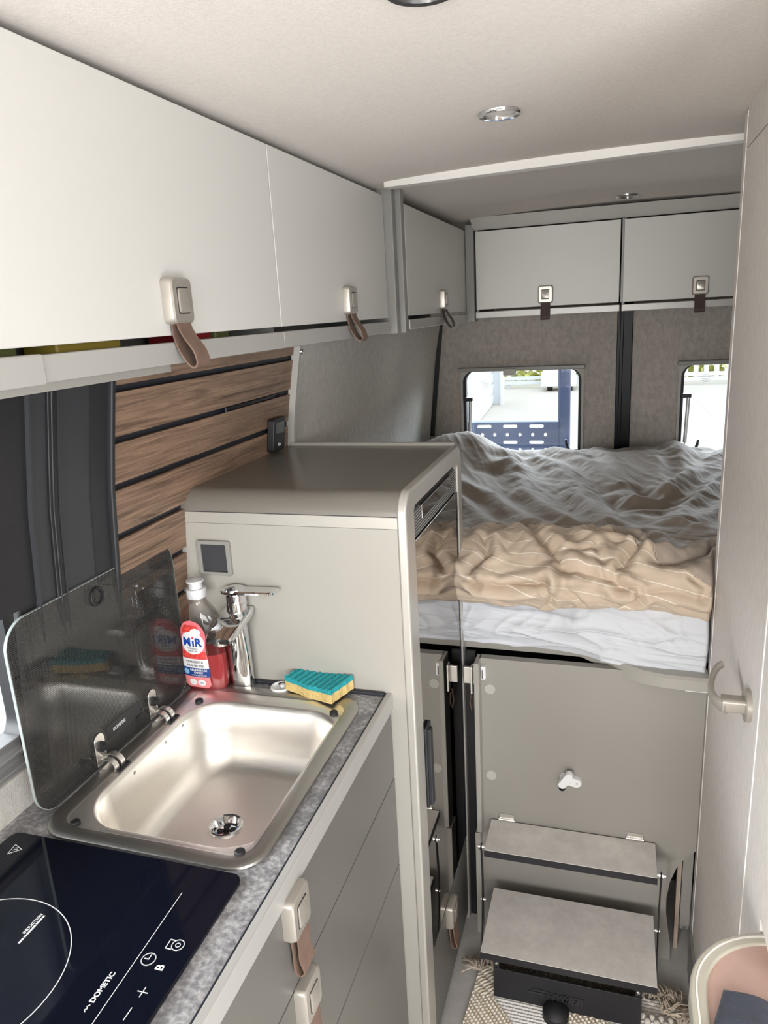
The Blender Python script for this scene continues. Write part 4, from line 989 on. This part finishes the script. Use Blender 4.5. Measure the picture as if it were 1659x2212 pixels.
# folding steps
fs_ = thing('folding_steps', 'folding bed steps with stone effect treads and black metal base', 'steps', (-.075, 1.49, 0))
def tread(x0, x1, y0, y1, zt, slant):
    th = .019
    poly = [(x0+slant, y1, zt), (x1-slant, y1, zt), (x1, y0, zt), (x0, y0, zt)]
    t = mesh_obj('tread', B().prism([(p[0], p[1], zt-.0012) for p in poly], (0, 0, .0012)), 'tread', fs_)
    mesh_obj('tread_edge', B().prism([(p[0]+(.0004 if p[0] > -.07 else -.0004), p[1]-(.0004 if p[1] == y0 else 0), zt-th) for p in poly], (0, 0, th-.0013)), 'metal_black', t)
tread(-.2735, .1215, 1.497, 1.612, .341, .0); tread(-.263, .122, 1.365, 1.567, .171, .0)
for x in (-.235, .075): mesh_obj('hinge', B().cyl((x-.02, PF-.004, .3445), (x+.02, PF-.004, .3445), .0035, n=12).box(x-.018, x+.018, PF-.003, PF-.0005, .335, .36), 'steel_clip', fs_, smooth=40)
for x, s in ((-.2855, -1), (.1315, 1)):
    pts = [(1.525, .331), (1.528, .30), (1.535, .22), (1.530, .17), (1.520, .10), (1.500, .055)]
    r = []
    for i, (y, z) in enumerate(pts):
        w = .007; r.append([(x-.0015, y-w, z), (x-.0015, y+w, z), (x+.0015, y+w, z), (x+.0015, y-w, z)])
    arm = mesh_obj('arm', B().loft(r), 'metal_black', fs_, bevel=.0006)
    mesh_obj('bolt', B().cyl((x-s*.010, 1.525, .326), (x+s*.010, 1.525, .326), .0045, n=16).cyl((x+s*.002, 1.525, .326), (x+s*.006, 1.525, .326), .0085, n=20).cyl((x-s*.006, 1.525, .326), (x-s*.003, 1.525, .326), .0075, n=20), 'chrome', arm, smooth=35)
    mesh_obj('pivot', B().cyl((x-s*.008, 1.530, .165), (x+s*.004, 1.530, .165), .0045, n=16), 'steel_clip', arm, smooth=35)
# base box: front plate folded back along the sides
ZB0 = .007
b = B().box(-.240, .094, 1.402, 1.405, ZB0, .092).box(-.240, -.2375, 1.405, 1.56, ZB0, .150).box(.0915, .094, 1.405, 1.56, ZB0, .150).box(-.240, .094, 1.557, 1.56, ZB0, .150)
bx = mesh_obj('support_box', b, 'metal_black', fs_, bevel=.001)
for x in (-.240, .080): mesh_obj('side_lug', B().box(x, x+.014, 1.404, 1.407, .092, .122), 'metal_black', fs_)
mesh_obj('bolt', B().lathe((-.232, 1.404, .107), (0, -1, 0), [(0, .0045), (.003, .004), (.004, .002)], n=14), 'chrome', fs_, smooth=40)
mesh_obj('bolt', B().lathe((.086, 1.404, .107), (0, -1, 0), [(0, .0045), (.003, .004), (.004, .002)], n=14), 'chrome', fs_, smooth=40)
b = B(); text(b, 'HYMER', .0265, (-.117, 1.402, .036), (1, 0, -.0), (.22, 0, 1), depth=.0025, bold=.0012)
for z, x0, x1 in ((.0525, -.148, -.112), (.0445, -.158, -.118)): b.prism([(x0, 1.402, z), (x1, 1.402, z), (x1+.0015, 1.402, z+.0042), (x0+.0015, 1.402, z+.0042)], (0, -.0025, 0))
mesh_obj('brand_lettering', b, plain('gloss lettering', (.03, .03, .033, 1), .15), bx)
kn = mesh_obj('foot_knob', B().lathe((-.093, 1.385, ZB0), (0, 0, 1), [(0, .030), (.016, .030), (.024, .024), (.030, .012), (.032, .002)], n=32), 'rubber', fs_, smooth=30)

# gap beside the locker: board edge and aluminium profile
solo('board_edge', 'pale plywood board edge behind the curved cutout', 'board', B().box(.180, .1895, 1.66, 1.68, 0, .40), 'oak', (.185, 1.67, 0))
ap = thing('aluminium_profile', 'upright slotted aluminium profile beside the plywood edge', 'profile', (.201, 1.655, .07))
b = B().box(.191, .2135, 1.6505, 1.672, .082, .40)
mesh_obj('extrusion', b, 'greige_dark', ap)
b = B()
for dx, dy in ((-1, -1), (1, -1), (-1, 1), (1, 1)): b.frame_ring(rrz(.0715, .2023+dx*.0065-.004, .2023+dx*.0065+.004, 1.661+dy*.0065-.004, 1.661+dy*.0065+.004, .001, n=2), rrz(.0715, .2023+dx*.0065-.0025, .2023+dx*.0065+.0025, 1.661+dy*.0065-.0025, 1.661+dy*.0065+.0025, .001, n=2), (0, 0, .0105))
b.frame_ring(ring(.2023, 1.661, .0055, 20), ring(.2023, 1.661, .0035, 20), (0, 0, 0.0001)) if False else None
b.lathe((.2023, 1.661, .0715), (0, 0, 1), [(0, .005), (.0105, .005)], n=16)
mesh_obj('cut_end', b, 'alu', ap)

# ------------------------------------------------------------------ rug with knotted fringe
rx0, rx1, ry0, ry1 = -.285, .205, .95, 1.485
nx, ny = 330, 360
ang = math.radians(0)
COLR = {}
def rug_h(x, y):
    # thick cords bent into arrowheads, alternating with ribbed white bands
    v = x-.95*abs(((y-1.40+.15) % .30)-.15)+.365+.26*4
    if v % .26 < .13:
        r = (v % .0125)/.0125; tw = .7+.3*math.sin((y-x*.5)*2*math.pi/.009)
        return .0045+.006*math.sin(r*math.pi)*tw, 0 if int(v/.0125) % 3 else 1
    r = (y % .0085)/.0085; c = (x % .0075)/.0075
    return .004+.003*abs(math.sin(r*math.pi))*(.5+.5*abs(math.sin(c*math.pi))), 2
def rug_pt(i, j):
    u, v = i/nx, j/ny; x = rx0+(rx1-rx0)*u; y = ry0+(ry1-ry0)*v
    xs_ = x-.055*(1-v)*(1-u)*.8+.004*N3(y*30, 1)*(1 if u < .02 else 0)
    return (xs_, y, rug_h(x, y)[0])
bm, fsr = grid_bm(rug_pt, nx, ny)
me_cols = ['rug cream', 'rug beige', 'rug white']
for f, (i, j) in fsr.items():
    f.material_index = rug_h(rx0+(rx1-rx0)*(i+.5)/nx, ry0+(ry1-ry0)*(j+.5)/ny)[1]
rug = solo('rug', 'cream woven rug with zigzag cord pattern under the steps', 'rug', bm, plain('rug cream', (.84, .77, .66, 1), .95, spec=.1), (0, 1.2, 0), smooth=180, recalc=False)
rug.data.materials.append(plain('rug beige', (.70, .62, .50, 1), .95, spec=.1)); rug.data.materials.append(plain('rug white', (.92, .90, .87, 1), .95, spec=.1))
b = B()
random.seed(7)
M['fringe'] = plain('knotted cotton fringe', (.58, .50, .41, 1), .95, spec=.1)
def tassel(cx, cy, dirx, diry, n, L, spread):
    for k in range(n):
        a = math.atan2(diry, dirx)+random.uniform(-spread, spread); l = L*random.uniform(.7, 1.1); p = [V((cx+random.uniform(-.012, .012), cy+random.uniform(-.006, .006), .012+random.uniform(0, .012)))]
        for s in range(5):
            a += random.uniform(-.35, .35); p.append(p[-1]+V((math.cos(a)*l/5, math.sin(a)*l/5, random.uniform(-.002, .005) if s < 2 else -.0045)))
            p[-1].z = max(.003, p[-1].z)
        b.tube(p, .0016, n=5)
for k in range(26): tassel(-.26+.44*k/25, 1.482, random.uniform(-.4, .4), 1, 12, .05, .5)
tassel(-.285, 1.46, -.7, 1, 26, .05, .5); tassel(.165, 1.445, .9, .5, 60, .06, .9); tassel(.185, 1.425, .7, .9, 50, .05, .9); tassel(.15, 1.45, .2, 1, 50, .05, .8)
fo = mesh_obj('fringe', b, 'fringe', rug, smooth=60); fo['kind'] = 'stuff'
b = B()
for k in range(10):
    x = .10+.010*k; b.lathe((x, 1.432-.012*(k % 2), .006), (0, 0, 1), [(0, .004), (.004, .008), (.010, .0075), (.014, .003)], n=10)
mesh_obj('knot', b, plain('white knots', (.6, .56, .5, 1), .95), rug, smooth=50)

# ------------------------------------------------------------------ dinette table corner with dark cloth
tb = thing('dinette_table', 'table corner with beige rounded edging beside the bathroom wall', 'table', (.35, .7, 0))
mesh_obj('top', B().prism(rrz(.712, .134, .84, .30, .932, .105, n=14), (0, 0, .027)), 'table_top', tb)
mesh_obj('edging', B().frame_ring(rrz(.706, .1135, .86, .28, .953, .125, n=14), rrz(.706, .1345, .84, .30, .932, .105, n=14), (0, 0, .036)), 'table_edge', tb, bevel=.004, seg=3)
mesh_obj('edge_highlight', B().frame_ring(rrz(.7415, .1205, .86, .28, .946, .118, n=14), rrz(.7415, .1228, .86, .28, .9437, .1157, n=14), (0, 0, .0012)), 'white_trim', tb)  # pale strip laid along the edging as a painted highlight
mesh_obj('leg', B().cyl((.5, .62, 0), (.5, .62, .712), .03), 'alu', tb, smooth=40)
def cloth_pt(i, j):
    u, v = i/40, j/40
    x = .155+.30*u-.036*(1-v); y = .834-.060*u-.106*(1-v)
    return (x, y, .7435+.006*u*(1-u)+.010*ridge(u*5+v*2, v*2-u, 2, 2)*min(1, u*8)*(.5+.5*v))
bm, _ = grid_bm(cloth_pt, 40, 40)
ck = solo('folded_garment', 'dark navy garment lying on the table corner', 'garment', bm, 'denim', (.3, .7, .7425), smooth=180, recalc=False)
so = ck.modifiers.new('cloth', 'SOLIDIFY'); so.thickness = .006; so.offset = 1

# ------------------------------------------------------------------ outside
GZ = -.55
M['tarmac'] = plain('sunlit tarmac', (.62, .585, .53, 1), .9, var=.06, vscale=.8)
M['siding'] = plain('white siding', (.86, .89, .91, 1), .6)
M['hedge'] = plain('hedge leaves', (.62, .62, .20, 1), .8, var=.4, vscale=2.5)
M['guard'] = plain('galvanised rail', (.78, .81, .84, 1), .5)
M['road_paint'] = plain('road paint', (.85, .84, .70, 1), .8)
o = struct('ground', B().box(-40, 40, YR+.1, 60, GZ-.1, GZ).box(-40, -.95, -30, YR+.1, GZ-.1, GZ), 'tarmac', label='bright tarmac outside the windows')
# siding building: boards follow its long side
bd = thing('shed', 'white clad building seen through the left rear window', 'building', (-2.9, 12, GZ))
b = B(); y0, y1 = 9.5, 17.0; xa, xb_ = -2.28, -2.68
for k in range(13):
    z = GZ+.24*k; b.prism([(xa, y0, z), (xa-.0, y0, z+.235), (xa-2.5, y0, z+.235), (xa-2.5, y0, z)], (xb_-xa, y1-y0, 0)); b.prism([(xa+.02, y0, z+.02), (xa+.035, y0, z+.225), (xa, y0, z+.225), (xa, y0, z+.02)], (xb_-xa, y1-y0, 0))
mesh_obj('cladding', b, 'siding', bd)
mesh_obj('corner_post', B().box(-2.74, -2.50, 16.9, 17.1, GZ, 2.6), 'guard', bd)
mesh_obj('downpipe', B().cyl((-2.45, 16.8, GZ+.0), (-2.45, 16.8, 1.2), .06, n=12), 'paper', bd, smooth=40)
bm = bmesh.new(); random.seed(3)
for k in range(4200):
    c = V((random.uniform(-6, 4), random.uniform(21.2, 22.2), GZ+.1+2.3*random.random()**2)); r = random.uniform(.06, .13); d = V((random.gauss(0, 1), random.gauss(0, 1), random.gauss(0, 1))).normalized(); a, e = frame(d)
    bm.faces.new([bm.verts.new(c+a*r), bm.verts.new(c+e*r*.6), bm.verts.new(c-a*r), bm.verts.new(c-e*r*.6)])
h = solo('hedge', 'yellow green hedge across the yard behind the guard rail', 'hedge', bm, 'hedge', (0, 22.8, GZ), recalc=False)
gr = thing('guard_rail', 'pale metal guard rail along the far side of the yard', 'guard rail', (0, 20.2, GZ))
b = B()
for z in (.10, .22): b.box(-9, 12, 20.1, 20.16, GZ+z, GZ+z+.09)
mesh_obj('beam', b, 'guard', gr)
for k in range(11): mesh_obj('post', B().box(-8.8+k*2, -8.7+k*2, 20.16, 20.26, GZ, GZ+.34), 'guard', gr)
fn_ = thing('yard_fence', 'pale upright fence seen at the top of the right rear window', 'fence', (4, 21.2, GZ))
b = B()
for k in range(36): b.box(1.2+.25*k, 1.32+.25*k, 21.2, 21.24, GZ, GZ+2.4)
mesh_obj('slats', b, 'siding', fn_); mesh_obj('rail', B().box(1.2, 10.2, 21.24, 21.3, GZ+.42, GZ+.5).box(1.2, 10.2, 21.24, 21.3, GZ+1.7, GZ+1.8), 'guard', fn_)
vh = thing('parked_trailer', 'pale parked trailer by the far hedge', 'trailer', (-1.5, 19.6, GZ))
mesh_obj('body', B().prism([(-1.75, 19.2, GZ+.35), (-.95, 19.2, GZ+.35), (-.95, 19.2, GZ+1.5), (-1.25, 19.2, GZ+1.9), (-1.68, 19.2, GZ+1.5)], (0, .8, 0)), 'guard', vh, bevel=.04)
mesh_obj('skirt', B().box(-1.8, -.95, 19.15, 20.0, GZ+.12, GZ+.5), 'paper', vh, bevel=.03)
mesh_obj('window', B().box(-1.5, -1.2, 19.18, 19.2, GZ+1.05, GZ+1.35), 'paper', vh)
for x in (-1.6, -1.1): mesh_obj('wheel', B().cyl((x-.06, 19.4, GZ+.14), (x+.06, 19.4, GZ+.14), .14), 'rubber', vh, smooth=40)
# navy loading ramp with slots and holes, upright post
rp = thing('loading_ramp', 'navy perforated metal ramp and post close behind the van', 'ramp', (-.55, 4.2, GZ))
def plate_with_holes():
    b = B()
    def cell(x0, x1, z0, z1, a, c):
        cx, cz = (x0+x1)/2, (z0+z1)/2; per = []
        for (xa, za), (xb, zb) in (((x1, z0), (x1, z1)), ((x1, z1), (x0, z1)), ((x0, z1), (x0, z0)), ((x0, z0), (x1, z0))):
            for k in range(10): per.append((xa+(xb-xa)*k/10, za+(zb-za)*k/10))
        ins = []
        for px, pz in per:
            lo, hi = 0., 1.
            for _ in range(24):
                m = (lo+hi)/2; dx = max(0, abs((px-cx)*m)-(a-c)); dz = (pz-cz)*m
                if dx*dx+dz*dz < c*c: lo = m
                else: hi = m
            ins.append((cx+(px-cx)*lo, cz+(pz-cz)*lo))
        b.frame_ring([(x, 4.2, z) for x, z in per], [(x, 4.2, z) for x, z in ins], (0, .012, 0))
    zr = [.972, .9195, .876, .8325, .789, .7455, .702, .6585, .55]
    for r in range(7):
        if r % 2 == 0:
            for k in range(5): cell(-1.0095+.1475*k-.07375, -1.0095+.1475*k+.07375, zr[r+1], zr[r], .041, .0085)
            b.box(-.34575, -.298, 4.2, 4.212, zr[r+1], zr[r])
            b.box(-1.12, -1.08325, 4.2, 4.212, zr[r+1], zr[r])
        else:
            for k in range(11): cell(-1.12+.0715*k, -1.12+.0715*(k+1), zr[r+1], zr[r], .0095, .0095)
            b.box(-.3335, -.298, 4.2, 4.212, zr[r+1], zr[r])
    b.box(-1.12, -.298, 4.2, 4.212, .55, .6585)
    return b
mesh_obj('perforated_plate', plate_with_holes(), 'navy_steel', rp)
mesh_obj('post', B().cyl((-.27, 4.22, GZ), (-.27, 4.22, 1.9), .034, n=32), 'navy_steel', rp, smooth=40)
mesh_obj('top_edge', B().box(-1.1, -.298, 4.19, 4.215, .970, .978), plain('worn bare edge', (.3, .4, .55, 1), .4), rp)
mesh_obj('leg', B().box(-1.08, -1.02, 4.2, 4.26, GZ, .6).box(-.36, -.30, 4.212, 4.26, GZ, .6), 'navy_steel', rp)
b = B().prism([(1.66, 17.4, GZ+.002), (1.80, 17.4, GZ+.002), (1.86, 12.6, GZ+.002), (1.72, 12.6, GZ+.002)], (0, 0, .004))
solo('road_marking', 'pale painted line on the tarmac in the right rear window', 'road marking', b, 'road_paint', (1.76, 15, GZ))

# ------------------------------------------------------------------ light
w = bpy.data.worlds.new('sky'); scene.world = w; w.use_nodes = True
bg = w.node_tree.nodes['Background']; bg.inputs['Color'].default_value = (.90, .95, 1.0, 1); bg.inputs['Strength'].default_value = 2.3
def area(name, loc, target, sx, sy, power, col):
    l = bpy.data.lights.new(name, 'AREA'); l.shape = 'RECTANGLE'; l.size = sx; l.size_y = sy; l.energy = power; l.color = col
    o = bpy.data.objects.new(name, l); COL.objects.link(o); o.location = loc
    o.rotation_euler = (V(target)-V(loc)).to_track_quat('-Z', 'Y').to_euler(); return o
area('ceiling_bounce_fill', (1.45, -.70, -.10), (-.15, .95, 1.93), 1.5, 1.3, 54, (.98, .985, 1))  # lamp added low outside the door, aimed up to brighten the ceiling
area('aisle_fill', (1.5, -1.05, 1.75), (-.05, 1.3, .2), 1.0, .9, 38, (.98, .99, 1))  # second lamp added by the door to lift the treads and rug
area('bath_wall_fill', (-1.15, -1.75, 1.05), (.22, 1.2, 1.45), .9, .8, 130, (1, .985, .96))  # fill lamp added on the driver's side to brighten the bathroom wall
area('windscreen_daylight', (0, -2.2, 1.33), (0, 0, 1.33), 1.7, .92, 64, (1, .985, .96))
area('kitchen_window_daylight', (-2.2, .05, 1.55), (-.8, .50, 1.12), 1.4, .8, 110, (.97, .985, 1))
area('rear_window_daylight', (-.2, 7.6, 2.6), (0, 3.3, 1.3), 6, 2.2, 1400, (.84, .92, 1))
scene.view_settings.view_transform = 'Standard'; scene.view_settings.look = 'None'
scene.view_settings.gamma = 1; scene.view_settings.use_curve_mapping = False; scene.view_settings.exposure = 0
scene.cycles.use_denoising = True
scene.cycles.max_bounces = 10; scene.cycles.diffuse_bounces = 5; scene.cycles.glossy_bounces = 5; scene.cycles.transparent_max_bounces = 12
scene.cycles.sample_clamp_indirect = 6
scene.cycles.caustics_reflective = False; scene.cycles.caustics_refractive = False
